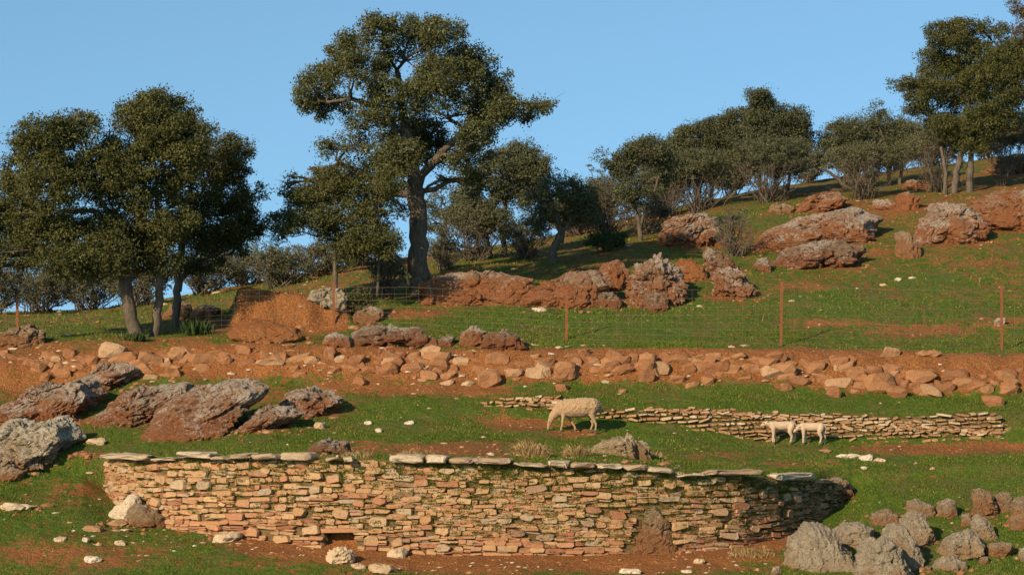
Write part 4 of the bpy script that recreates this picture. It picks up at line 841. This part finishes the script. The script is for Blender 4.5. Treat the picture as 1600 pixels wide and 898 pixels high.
# three holm oaks with merged crowns on the left
tree('holm_oak', 'left holm oak of the close group, leaning grey trunk, crown reaching the left edge', (209, 527), [[(211, 528, 11), (205, 490, 10), (198, 445, 9), (180, 390, 7), (150, 330, 5)], [(199, 450, 6), (205, 390, 5), (150, 300, 3)]],
     [(28, 275, 42, 44), (80, 225, 55, 45), (125, 205, 44, 36), (35, 340, 55, 45), (95, 290, 65, 55), (20, 400, 50, 34), (75, 370, 65, 42), (140, 360, 60, 55), (160, 275, 55, 55), (120, 415, 60, 30), (-10, 420, 45, 26), (-25, 340, 40, 50), (175, 400, 40, 42)], dens=1.15, bark='bark_light')
tree('holm_oak', 'tallest middle holm oak of the close left group with pointed top', (243, 524), [[(243, 525, 8), (246, 490, 7), (250, 445, 6), (248, 380, 5), (245, 280, 3)]],
     [(247, 165, 40, 30), (270, 185, 38, 38), (210, 190, 30, 32), (240, 215, 60, 45), (195, 245, 50, 45), (250, 270, 70, 50), (205, 315, 60, 55), (262, 335, 60, 50), (215, 385, 50, 42), (255, 402, 45, 35), (300, 225, 40, 40)], dens=1.15, bark='bark_light')
tree('holm_oak', 'right holm oak of the close left group, thin dark trunk, low twiggy right side', (274, 512), [[(274, 514, 7), (276, 480, 6.5), (278, 430, 6), (285, 380, 5), (310, 310, 3)], [(279, 440, 3.5), (300, 415, 2.6), (345, 395, 1.6), (380, 375, 1)]],
     [(330, 250, 40, 36), (370, 235, 28, 24), (355, 285, 48, 42), (392, 305, 28, 30), (305, 295, 50, 45), (330, 340, 58, 40), (385, 345, 30, 26), (290, 375, 45, 38), (345, 385, 42, 22), (375, 370, 30, 16), (300, 415, 35, 18)], dens=1.05)
# the tall oak
tree('holm_oak', 'tall broad holm oak with thick dark trunk standing alone against the sky', (655, 462), [[(657, 463, 19), (655, 420, 15), (653, 370, 14), (654, 320, 14), (645, 280, 11), (642, 240, 9), (630, 170, 6), (620, 110, 4)], [(652, 305, 8), (610, 300, 6), (570, 275, 5), (530, 255, 4)], [(648, 285, 7), (690, 240, 6), (740, 190, 4), (790, 165, 2.5)], [(640, 240, 5), (600, 170, 4), (550, 155, 3), (510, 160, 2)]],
     [(650, 45, 45, 24), (600, 55, 45, 30), (545, 75, 38, 32), (690, 60, 40, 26), (735, 100, 42, 34), (640, 95, 70, 38), (560, 120, 60, 34), (500, 115, 36, 26), (480, 150, 24, 26), (520, 160, 45, 22), (690, 130, 70, 40), (770, 140, 42, 32), (810, 165, 38, 18), (845, 168, 18, 12), (620, 160, 60, 36), (700, 185, 70, 34), (765, 190, 45, 20),
      (640, 205, 70, 34), (575, 195, 30, 20), (510, 215, 32, 20), (540, 235, 45, 24), (480, 265, 36, 24), (455, 285, 22, 22), (530, 275, 50, 26), (590, 265, 50, 30), (625, 250, 45, 32), (690, 230, 60, 36), (730, 240, 45, 40), (700, 280, 50, 28), (745, 285, 30, 22), (500, 305, 45, 20), (600, 290, 30, 14), (790, 175, 40, 22), (760, 165, 46, 30), (830, 160, 26, 16), (740, 215, 40, 22), (858, 168, 10, 10)],
     mat='holm_oak_big', dens=.84, leaf=.068, spread=.23, per=78, gap=-.27, twigs=1.6, depth=.75)
tree('small_holm_oak', 'small rounded holm oak half hidden left of the tall oak trunk', (528, 505), [[(524, 506, 4), (525, 460, 3.5), (522, 420, 3), (528, 370, 2)], [(590, 480, 2.2), (592, 430, 2), (585, 380, 1.5)], [(640, 462, 2), (612, 420, 1.8), (590, 370, 1.2)]],
     [(470, 350, 38, 32), (520, 320, 48, 32), (570, 330, 46, 36), (440, 375, 26, 18), (490, 380, 46, 26), (545, 375, 50, 32), (600, 365, 36, 36), (610, 320, 28, 26), (570, 405, 40, 20), (500, 408, 36, 18), (455, 398, 26, 16), (545, 428, 40, 18), (605, 412, 30, 24)], dens=.85, D=64.0)
tree('olive_tree', 'dusky tree behind the right side of the tall oak', (790, 402), [[(790, 404, 5), (785, 370, 4), (790, 320, 3)], [(770, 408, 3.5), (760, 370, 3), (760, 320, 2)]],
     [(810, 250, 42, 32), (835, 270, 30, 30), (780, 270, 40, 38), (810, 300, 48, 32), (760, 310, 42, 36), (745, 345, 34, 30), (790, 345, 45, 26)], mat='olive', dens=1.2, twigs=1.6)
tree('olive_tree', 'grey-green tree seen between tall oak trunk and dusky tree', (700, 412), [[(696, 414, 4), (692, 380, 3.5), (700, 340, 2.5)]], [(690, 330, 36, 26), (715, 345, 28, 26), (680, 362, 30, 20), (720, 320, 24, 20)], mat='olive', dens=.6, twigs=1.5, D=80)
tree('small_oak', 'small open tree with crooked dark trunk right of the tall oak', (866, 411), [[(864, 413, 7), (866, 390, 6), (876, 365, 5), (868, 335, 3.5), (860, 310, 2)], [(874, 368, 4), (895, 345, 3), (910, 320, 2)]],
     [(850, 315, 30, 26), (880, 300, 34, 24), (910, 310, 26, 24), (900, 340, 34, 22), (845, 345, 28, 18), (925, 335, 18, 20)], mat='olive', dens=.7, twigs=3.0, gap=-.25)
# skyline trees to the right
tree('small_oak', 'leftmost skyline tree of the right hill with open lower branches', (1002, 376), [[(1002, 378, 4), (998, 345, 3.2), (985, 300, 2.4), (975, 260, 1.5)], [(999, 350, 2.6), (1020, 310, 2), (1030, 270, 1.4)]],
     [(960, 245, 28, 22), (985, 235, 34, 24), (1015, 240, 32, 26), (975, 265, 40, 22), (1020, 275, 34, 24), (990, 300, 34, 20), (1035, 255, 28, 26)], mat='olive', dens=1.0, twigs=2.2, tone=-.08)
tree('holm_oak', 'dense dark tree left of the highest one in the skyline clump', (1098, 322), [[(1090, 326, 4), (1088, 290, 3), (1080, 250, 2)], [(1112, 322, 3.5), (1112, 285, 2.5), (1105, 240, 1.6)]],
     [(1055, 235, 34, 26), (1090, 215, 42, 26), (1125, 205, 36, 26), (1070, 258, 42, 24), (1115, 245, 46, 28), (1095, 275, 46, 16)], mat='olive', dens=1.3, tone=-.12, gap=-.5)
tree('holm_oak', 'highest dark tree of the skyline clump with a notched top', (1200, 308), [[(1190, 312, 4), (1186, 270, 3), (1180, 210, 2)], [(1212, 308, 3.5), (1212, 265, 2.6), (1220, 215, 1.6)], [(1230, 306, 3), (1235, 260, 2), (1240, 215, 1.2)]],
     [(1185, 155, 22, 16), (1205, 165, 24, 16), (1160, 190, 34, 26), (1200, 190, 42, 28), (1240, 190, 30, 28), (1255, 215, 22, 28), (1180, 225, 48, 28), (1225, 225, 42, 30), (1165, 250, 40, 20), (1220, 262, 40, 18)], mat='olive', dens=1.3, tone=-.12, gap=-.5)
tree('olive_tree', 'grey thin-leaved tree right of the skyline clump with a leaning stem', (1312, 298), [[(1325, 300, 3.5), (1312, 282, 3), (1296, 270, 2.2), (1280, 262, 1.5)], [(1318, 290, 2.5), (1322, 250, 2), (1318, 215, 1.2)]],
     [(1305, 215, 34, 24), (1330, 205, 30, 22), (1295, 240, 30, 22), (1335, 240, 36, 26)], mat='olive', dens=.8, twigs=2.8, tone=.0)
tree('olive_tree', 'hazy grey-brown tree behind the left edge of the right tall tree', (1395, 290), [[(1390, 292, 3.5), (1388, 260, 3), (1380, 215, 2)], [(1405, 290, 3), (1410, 255, 2.2), (1415, 215, 1.5)]],
     [(1375, 170, 20, 18), (1365, 200, 32, 26), (1400, 205, 36, 30), (1430, 225, 30, 28), (1385, 240, 44, 26), (1350, 240, 26, 26)], mat='olive', dens=.8, twigs=2.8, tone=.0)
tree('holm_oak', 'tall round-headed holm oak on the hill at the right', (1496, 303), [[(1490, 306, 6), (1494, 270, 5), (1508, 220, 4.5), (1512, 160, 3.5), (1515, 100, 2)], [(1516, 304, 6), (1516, 270, 5), (1520, 220, 4), (1540, 150, 3), (1550, 100, 2)], [(1476, 304, 4), (1478, 270, 3), (1470, 230, 2)]],
     [(1470, 60, 34, 24), (1510, 45, 42, 24), (1555, 50, 40, 26), (1585, 75, 30, 30), (1460, 95, 32, 24), (1510, 90, 55, 34), (1560, 105, 46, 34), (1420, 135, 28, 20), (1455, 140, 40, 26), (1505, 145, 42, 28), (1580, 150, 30, 24), (1550, 165, 36, 22), (1440, 165, 30, 18), (1490, 185, 40, 22), (1525, 195, 40, 30), (1510, 225, 34, 22), (1465, 195, 28, 14), (1532, 130, 48, 32), (1482, 112, 42, 28), (1545, 185, 44, 26), (1500, 210, 44, 24), (1590, 115, 30, 32)],
     dens=.85, gap=-.5, twigs=1.5)
tree('withered_oak', 'brown-leaved tree reaching in at the top right corner', (1640, 300), [[(1640, 303, 7), (1636, 220, 6), (1630, 120, 5), (1620, 40, 3)]], [(1605, 10, 26, 18), (1625, 40, 34, 34), (1595, 50, 16, 14), (1640, 90, 40, 40), (1620, -20, 36, 24)], mat='brownleaf', dens=.35, twigs=3, D=82)
shrub('olive_shrub', 'grey-olive bush behind the right tall tree at the right edge', (1575, 262), 100, 100, 34, dens=.9, D=88, leaf=.08)
shrub('bare_shrub', 'leafless bush below the grey thin-leaved tree', (1350, 312), 130, 95, 44, dens=.8, leaf=.06)
shrub('bare_shrub', 'bare twiggy bush at the foot of the right tall tree', (1462, 300), 110, 100, 40, dens=.4, leaf=.06)
shrub('bare_shrub', 'brushwood under the highest skyline tree', (1205, 316), 140, 105, 50, mat='olive', dens=.9, leaf=.06)
shrub('bare_shrub', 'brushwood under the dense dark skyline tree', (1095, 330), 150, 100, 50, mat='olive', dens=.9, leaf=.06)
shrub('bare_shrub', 'twiggy grey brush between the leftmost skyline tree and the clump', (1042, 338), 120, 90, 44, mat='olive', dens=.7, leaf=.06)
shrub('bare_shrub', 'grey brush left of the leftmost skyline tree', (950, 372), 110, 90, 50, dens=.5, leaf=.06)
shrub('bare_shrub', 'leafless brown bush growing above the upright red boulder', (1150, 402), 90, 82, 30, dens=.08, leaf=.05)
shrub('bare_shrub', 'sparse brown brush under the dusky tree', (742, 408), 120, 85, 56, dens=.55, leaf=.06)
shrub('bare_shrub', 'twiggy brush just right of the tall oak trunk', (692, 424), 70, 55, 40, dens=.35, leaf=.06)
shrub('bare_shrub', 'low brush on the slope between dusky tree and small open tree', (822, 404), 90, 60, 46, dens=.4, leaf=.06)
shrub('bare_shrub', 'low grey brush behind the orange white-topped outcrop', (1010, 366), 100, 60, 50, dens=.4, leaf=.06)
shrub('bare_shrub', 'tangle of thin stems left of the tall oak trunk', (606, 452), 70, 70, 44, dens=.3, leaf=.06, D=66)
shrub('bare_shrub', 'little dead bush on the white streaked outcrop at right', (1522, 360), 40, 32, 20, dens=.05, leaf=.04)
shrub('bare_shrub', 'small dark thornbush on the slope at the right edge', (1566, 292), 40, 45, 18, dens=.15, leaf=.05)
for px, py, w, h, D_, dn, lab in [(885, 388, 90, 70, 88, .7, 'far grey bush right behind the small open tree'), (935, 372, 100, 85, 92, .7, 'far grey bush between small open tree and leftmost skyline tree'), (1040, 338, 110, 100, 93, .8, 'far bush behind the leftmost skyline tree'), (1140, 312, 110, 95, 96, .9, 'far bush filling the gap inside the skyline clump'),
        (1265, 290, 70, 60, 98, .6, 'low far bush at the right end of the skyline clump'), (1330, 282, 110, 75, 98, .7, 'far bush below the grey thin-leaved tree'), (1400, 272, 120, 85, 99, .8, 'far bush behind the hazy grey-brown tree'), (1460, 262, 110, 80, 100, .8, 'far bush left of the right tall tree trunks'), (1545, 252, 100, 75, 100, .8, 'far bush between the right tall tree and the right edge'), (1620, 245, 90, 80, 100, .8, 'far bush half cut by the right edge')]:
    shrub('skyline_shrub', lab, (px, py), w, h, 34, 'thicket', .075, dn * 1.1, gap=-.2, foliage=(.15, .95), D=D_)
# thicket behind the left trees, beneath their crowns
for i, (px, py, w, h, lab, mt) in enumerate([(-20, 500, 110, 75, 'olive bush at the far left edge behind the fence', 'olive'), (60, 498, 110, 70, 'olive bush behind the red boulder and leftmost post', 'olive'), (135, 494, 110, 75, 'olive bush left of the grey leaning trunk', 'olive'),
        (215, 486, 100, 70, 'grey brush seen between the left tree trunks', 'olive'), (320, 468, 100, 70, 'grey brush right of the dark trunk', 'olive'), (385, 452, 90, 60, 'grey thicket above the cut earth face', 'olive'), (440, 446, 100, 60, 'grey thicket left of the small rounded holm oak', 'olive'), (500, 440, 90, 50, 'grey thicket behind the small rounded holm oak', 'olive'), (570, 432, 90, 55, 'grey thicket behind the thin stems left of the tall oak', 'olive'), (905, 392, 80, 60, 'grey brush right of the small open tree', 'olive')]):
    shrub('thicket_shrub', lab, (px, py), w * 1.35, h * 1.12, 44, 'thicket', .065, .75 if px < 240 else .65, foliage=(.2, .95), gap=-.15, D=74 + i % 3 * 3 if px < 600 else 84)
m = MB()
shrub('leafy_bush', 'low green bush on the slope right of the small open tree', (945, 393), 70, 32, 16, 'weed', .07, 1.3, foliage=(.3, .9))
shrub('leafy_bush', 'dark green bush at the foot of the thin stems left of the tall oak', (562, 492), 44, 46, 16, 'holm', .06, 1.1, foliage=(.3, .9), D=63.2)
for i, (px, py, w, h, lab) in enumerate([(308, 524, 36, 30, 'dark green leafy weed right of the left tree trunks'), (212, 532, 30, 16, 'dark leafy weed at the foot of the grey leaning trunk')]):
    b = at(px, py); sc = b.y / F; mb = MB(); rr = random.Random(i)
    for _ in range(160):
        q = Vector((rr.gauss(0, .28) * w * sc, rr.gauss(0, .2) * w * sc, -.02)); d = Vector((rr.gauss(0, .35), rr.gauss(0, .3), 1)).normalized() * h * sc * rr.uniform(.45, 1.05); s = d.cross(Vector((rr.gauss(0, 1), rr.gauss(0, 1), 0))).normalized() * .022
        mb.add([q, q + d * .55 + s, q + d, q + d * .55 - s], [(0, 1, 2, 3)], rr.random())
    o = mb.build('leafy_weed', M['weed']); o.location = b; tag(o, lab, 'weed')

# ------------------------------------------------------------------ dry grass tussocks behind the wall edge
for i, (px, py, w, h, n, lab) in enumerate([(1010, 722, 60, 22, 160, 'thin pale straw beside the fluted rock behind the wall'), (830, 722, 48, 46, 360, 'brown straw tussock on the terrace left of the pale fluted rock'), (901, 720, 36, 36, 200, 'thin straw tuft between the brown tussock and the pale fluted rock'), (650, 712, 60, 22, 160, 'faded low tuft on the bare strip behind the wall'), (1175, 866, 70, 24, 320, 'flattened dry grass on the mound below the right wall curve'), (560, 712, 44, 20, 120, 'thin dry tuft right of the jagged grey rock')]):
    b = at(px, min(py, 712) if py < 800 else py); sc = b.y / F; mb = MB(); rr = random.Random(i + 40)
    for _ in range(n):
        u = rr.uniform(-1, 1); v = rr.uniform(-1, 1); q = Vector((u * w / 2 * sc, v * .22, -.03)); q.z += float(ground_z(np.array([b.x + q.x]), np.array([b.y + q.y]))[0]) - b.z
        L = h * sc * rr.uniform(.4, 1.05) * math.sqrt(max(.1, 1 - u * u * .8)); d = Vector((rr.gauss(.0, .35) + u * .4, rr.gauss(-.25, .35), 1)).normalized() * L
        s = Vector((.010, .002, 0)); k = q + d * .6; tip = k + Vector((d.x * .6 + rr.gauss(0, .05), d.y * .6 - .03, d.z * rr.uniform(-.25, .3)))
        mb.add([q - s, q + s, k + s * .8, k - s * .8, tip], [(0, 1, 2, 3), (3, 2, 4)], rr.random() * (1 if i == 0 else .65))
    o = mb.build('dry_tussock', M['straw']); o.location = b; tag(o, lab, 'grass tuft')

# ------------------------------------------------------------------ animals
def sph_chain(mb, chain, n=12):
    """chain: list of (Vector, radius) or (Vector, rx, ry, rz): spheres plus tapered tubes between"""
    for a, b in zip(chain[:-1], chain[1:]):
        k = 7
        for i in range(k + 1):
            f = i / k; p = a[0].lerp(b[0], f); R = [a[j] * (1-f) + b[j] * f for j in (1, 2, 3)] if len(a) > 2 else [a[1] * (1-f) + b[1] * f] * 3
            U, Fc = ICO[2]; mb.add([(p.x + u[0] * R[0], p.y + u[1] * R[1], p.z + u[2] * R[2]) for u in U], [tuple(f_) for f_ in Fc])
def animal(name, label, cat, foot_px, foot_py, s, chains, mat, voxel, eyes, ears, hooves, rough=.012, yaw=0.0):
    b = at(foot_px, foot_py); root = empty(name, b); root.rotation_euler.z = yaw; tag(root, label, cat)
    mb = MB()
    for ch in chains: sph_chain(mb, [(Vector(c[0]) * s, *[q * s for q in c[1:]]) for c in ch])
    o = mb.build('body', mat, root, True); md = o.modifiers.new('r', 'REMESH'); md.mode = 'VOXEL'; md.voxel_size = voxel; md.use_smooth_shade = True
    sm = o.modifiers.new('s', 'SMOOTH'); sm.iterations = 4; sm.factor = .6
    dg = bpy.context.evaluated_depsgraph_get(); me = bpy.data.meshes.new_from_object(o.evaluated_get(dg)); o.modifiers.clear(); me.name = 'body'; o.data = me
    P = np.empty(len(me.vertices) * 3, np.float32); me.vertices.foreach_get('co', P); P = P.reshape(-1, 3); Nn = np.empty_like(P).ravel(); me.vertices.foreach_get('normal', Nn); Nn = Nn.reshape(-1, 3)
    amp = rough * np.clip((P[:, 2] / s - .38) * 6, .1, 1); P = P + Nn * (fbm(P * 42, 3, 3) * amp)[:, None]; me.vertices.foreach_set('co', P.astype(np.float32).ravel()); me.update()
    if not me.materials: me.materials.append(mat)
    U, Fc = ICO[2]
    for e in eyes: m_ = MB(); m_.add([tuple(np.array(e) * s + u * .013 * s) for u in U], [tuple(f) for f in Fc]); m_.build('eye', M['eye'], root, True)
    for (a, d, w) in ears:
        a, d = Vector(a) * s, Vector(d) * s; side = d.cross(Vector((.3, .2, 1))).normalized() * w * s; up = d.cross(side).normalized() * .012 * s; m_ = MB()
        m_.add([a - side * .5, a + d * .45 - side, a + d, a + d * .45 + side, a + side * .5, a + d * .45 + up, a + d * .4 - up], [(0, 1, 5), (1, 2, 5), (2, 3, 5), (3, 4, 5), (4, 0, 5), (1, 0, 6), (2, 1, 6), (3, 2, 6), (4, 3, 6), (0, 4, 6)]); m_.build('ear', mat, root, True)
    for h in hooves: m_ = MB(); m_.add([(h[0]*s + x*s, h[1]*s + y*s, z*s) for z, k in ((-.02, 1.1), (.045, .85)) for x, y in ((-.034*k, -.024*k), (.026*k, -.024*k), (.026*k, .024*k), (-.034*k, .024*k))], [(3, 2, 1, 0), (4, 5, 6, 7), (0, 1, 5, 4), (1, 2, 6, 5), (2, 3, 7, 6), (3, 0, 4, 7)]); m_.build('hoof', M['hoof'], root)
    return root
# grazing ewe: facing left (-x), head down; lengths in metres, withers about 0.78
ewe = [[((.38, 0, .58), .205, .20, .205), ((.18, 0, .56), .245, .24, .235), ((-.08, 0, .545), .245, .235, .23), ((-.30, 0, .54), .20, .19, .20)],
       [((-.30, 0, .58), .155, .15, .16), ((-.44, -.01, .47), .125, .12, .13), ((-.56, -.02, .34), .09, .09, .10)],
       [((-.56, -.02, .33), .072, .068, .076), ((-.615, -.02, .22), .058, .054, .062), ((-.65, -.02, .11), .038, .038, .044), ((-.655, -.02, .06), .032, .032, .032)],
       [((-.27, -.10, .50), .085), ((-.30, -.10, .34), .045), ((-.32, -.10, .20), .032), ((-.345, -.10, .08), .026), ((-.36, -.10, .03), .03)],
       [((-.25, .10, .50), .085), ((-.18, .10, .36), .045), ((-.10, .10, .22), .032), ((-.02, .10, .10), .026), ((-.02, .10, .03), .03)],
       [((.40, -.09, .56), .12), ((.36, -.10, .42), .078), ((.42, -.10, .28), .044), ((.47, -.10, .16), .03), ((.46, -.10, .07), .027), ((.45, -.10, .03), .031)],
       [((.38, .09, .56), .12), ((.33, .10, .42), .078), ((.37, .10, .28), .044), ((.40, .10, .16), .03), ((.36, .10, .07), .027), ((.35, .10, .03), .031)],
       [((.54, 0, .66), .05), ((.575, 0, .55), .035), ((.575, 0, .45), .028)]]
animal('sheep', 'tan woolly ewe grazing head down in front of the low rubble wall', 'sheep', 900, 674, .93, ewe, M['wool'], .016, [(-.632, -.072, .215), (-.632, .03, .215)], [((-.565, -.075, .31), (.03, -.12, -.05), .036), ((-.565, .035, .31), (.03, .12, -.05), .036)], [(-.36, -.10), (-.02, .10), (.45, -.10), (.35, .10)], .022)
def lamb(hx, hz, nx, nz):
    return [[((.20, 0, .40), .085, .085, .092), ((0, 0, .395), .095, .09, .098), ((-.20, 0, .395), .085, .08, .092)],
            [((-.22, 0, .42), .068, .065, .075), ((hx * .5 - .11, 0, (.42 + hz) / 2), .052, .05, .06), ((hx, -.01, hz), .05, .048, .052)],
            [((hx, -.01, hz), .05, .048, .052), ((nx, -.015, nz), .028, .028, .028)],
            [((-.19, -.055, .34), .058), ((-.19, -.055, .22), .034), ((-.195, -.055, .11), .025), ((-.20, -.055, .03), .024)],
            [((-.16, .055, .34), .058), ((-.15, .055, .22), .032), ((-.14, .055, .11), .024), ((-.15, .055, .03), .023)],
            [((.20, -.055, .38), .072), ((.16, -.06, .27), .050), ((.205, -.06, .17), .031), ((.19, -.06, .08), .024), ((.165, -.06, .03), .025)],
            [((.23, .055, .38), .072), ((.24, .06, .27), .048), ((.285, .06, .17), .030), ((.275, .06, .08), .023), ((.26, .06, .03), .024)],
            [((.275, 0, .44), .026), ((.30, 0, .36), .021), ((.295, 0, .26), .018)]]
hv = [(-.20, -.055), (-.15, .055), (.165, -.06), (.26, .06)]
animal('lamb', 'cream lamb in front with raised head turned left beside the rubble wall', 'lamb', 1222, 694, 1.02, lamb(-.36, .44, -.44, .40), M['lamb'], .010, [(-.395, -.05, .445), (-.395, .03, .445)], [((-.33, -.04, .475), (.02, -.075, .03), .022), ((-.33, .03, .475), (.02, .075, .03), .022)], hv, .006)
animal('lamb', 'cream lamb standing behind with its head lowered behind the first lamb', 'lamb', 1269, 695, .98, lamb(-.33, .36, -.40, .29), M['lamb'], .010, [(-.365, -.05, .36), (-.365, .03, .36)], [((-.30, -.04, .395), (.03, -.075, .01), .022), ((-.30, .03, .395), (.03, .075, .01), .022)], hv, .006, -.12)

# ------------------------------------------------------------------ turf blades and scattered pebbles
def scatter(n, D0, D1, seed, lo=-60, hi=1660):
    q = np.random.default_rng(seed); D = np.sqrt(q.random(n) * (D1**2 - D0**2) + D0**2); px = q.uniform(lo, hi, n); X = (px - PX0) / F * D; Z = ground_z(X, D); py = PY0 - F * Z / D
    dw = wall_D(px); near = (px > 165) & (px < 1332) & (D > dw - .08) & (D < dw + .55)
    dt = dirt_field(px, py, D); P = np.stack([X, D, Z], -1); dt = np.clip(dt + .24 * fbm(P * .35, 5, 31, .65) + .20, 0, 1) + .32 * fbm(P * 4.5, 3, 77)
    return P, dt, near, q
VV, TT = [], []
for n, D0, D1, hs, sd in ((300000, 44.5, 62, .046, 1), (90000, 62, 82, .062, 2)):
    P, dt, near, q = scatter(n, D0, D1, sd); keep = (dt < .42 + .12 * fbm(P * 9, 2, 91)) & ~near & (fbm(P * 1.1, 4, 55, .7) > -.38); P = P[keep]; m_ = len(P)
    h = hs * q.uniform(.4, 1.3, m_) * (1 + .5 * fbm(P * .8, 3, 56)); a = q.uniform(0, 2 * math.pi, m_); w = .012 * (1.4 if D0 > 60 else 1)
    side = np.stack([np.cos(a), np.sin(a), 0 * a], -1) * w; tip = np.stack([q.normal(0, .5, m_) * h, q.normal(0, .5, m_) * h, h], -1)
    base_ = P - np.array([0, 0, .01]); VV.append(np.stack([base_ - side, base_ + side, base_ + tip], 1).reshape(-1, 3))
    tn = np.clip(q.beta(2, 2.6, m_) + .42 * fbm(P * .6, 4, 57, .7) + .12 * (q.random(m_) < .10) * 4, 0, 1); TT.append(np.repeat(tn, 3))
V = np.concatenate(VV); tag(mesh_np('grass', V, np.arange(len(V)).reshape(-1, 3), 3, M['grass'], attrs={'tone': np.concatenate(TT)}), 'short green turf covering the slope and terraces', 'grass', kind='stuff')
P, dt, near, q = scatter(9000, 45.5, 84, 8); P = P[(dt > .55) & ~near]; b1 = ico(1); nv_ = len(b1[0]); m_ = len(P)
k = (q.lognormal(0, .5, (m_, 1, 1)) * .022) * np.stack([q.uniform(.8, 1.6, m_), q.uniform(.7, 1.2, m_), q.uniform(.4, .8, m_)], -1)[:, None, :]
V = b1[0][None] * (1 + .2 * q.normal(0, 1, (m_, nv_, 1))) * k + P[:, None, :]
tag(mesh_np('soil_clods', V.reshape(-1, 3), (b1[1][None] + (np.arange(m_) * nv_)[:, None, None]).reshape(-1, 3), 3, M['clod'], attrs={'tone': np.repeat(q.random(m_), nv_)}), 'crumbs of red soil lying on the bare patches', 'soil', kind='stuff')
mb = MB(); rr = random.Random(99); U, Fc = ICO[2]; b1 = ico(1)
for n, D0, D1, sz, sd in ((480, 44.5, 60, .030, 3), (380, 60, 90, .05, 4), (300, 58.4, 60.2, .05, 5), (420, 46.5, 49.5, .026, 6)):
    P, dt, near, q = scatter(n, D0, D1, sd); cl = fbm(P * .6, 3, 88); P = P[~near & (cl > .05)]
    for p in P:
        s = sz * rr.lognormvariate(0, .45); k = np.array([rr.uniform(.8, 1.7), rr.uniform(.7, 1.2), rr.uniform(.3, .6)]) * s; c, s_ = math.cos(rr.uniform(0, 6.28)), math.sin(rr.uniform(0, 6.28))
        q_ = b1[0] * (1 + .18 * q.normal(0, 1, (len(b1[0]), 1))) * k
        mb.add(q_ + p + np.array([0, 0, s * .12]), b1[1].tolist(), rr.random() ** 1.6)
mc = MB(); DC = {}
for x0, x1, yb, hh in SPOTS:
    if x1 - x0 < 40 or x1 < 0 or x0 > 1600: continue
    for _ in range(int((x1 - x0) * .34)):
        px = rr.uniform(x0 - 12, x1 + 18); py = yb + rr.gauss(-3, 7); k_ = (round(min(max(px, -200), 1800) / 16), round(min(py, 905) / 4)); DC[k_] = DC.get(k_) or ray_D(k_[0] * 16, min(k_[1] * 4, 905)); p = at(px, py, DC[k_] + rr.uniform(-.15, .15)); s = min(.10, .042 * rr.lognormvariate(0, .55))
        k = np.array([rr.uniform(.8, 1.5), rr.uniform(.7, 1.2), rr.uniform(.45, .8)]) * s; mc.add(b1[0] * (1 + .16 * rng.uniform(-1, 1, (len(b1[0]), 1))) * k + np.array(p), b1[1].tolist(), rr.random() ** 1.5)
tag(mc.build('rock_debris', M['bank_stone']), 'small broken stones lying round the feet of the boulders', 'stones', kind='stuff')
tag(mb.build('scattered_stones', M['pebble']), 'small pale stones strewn over turf and soil', 'stones', kind='stuff')
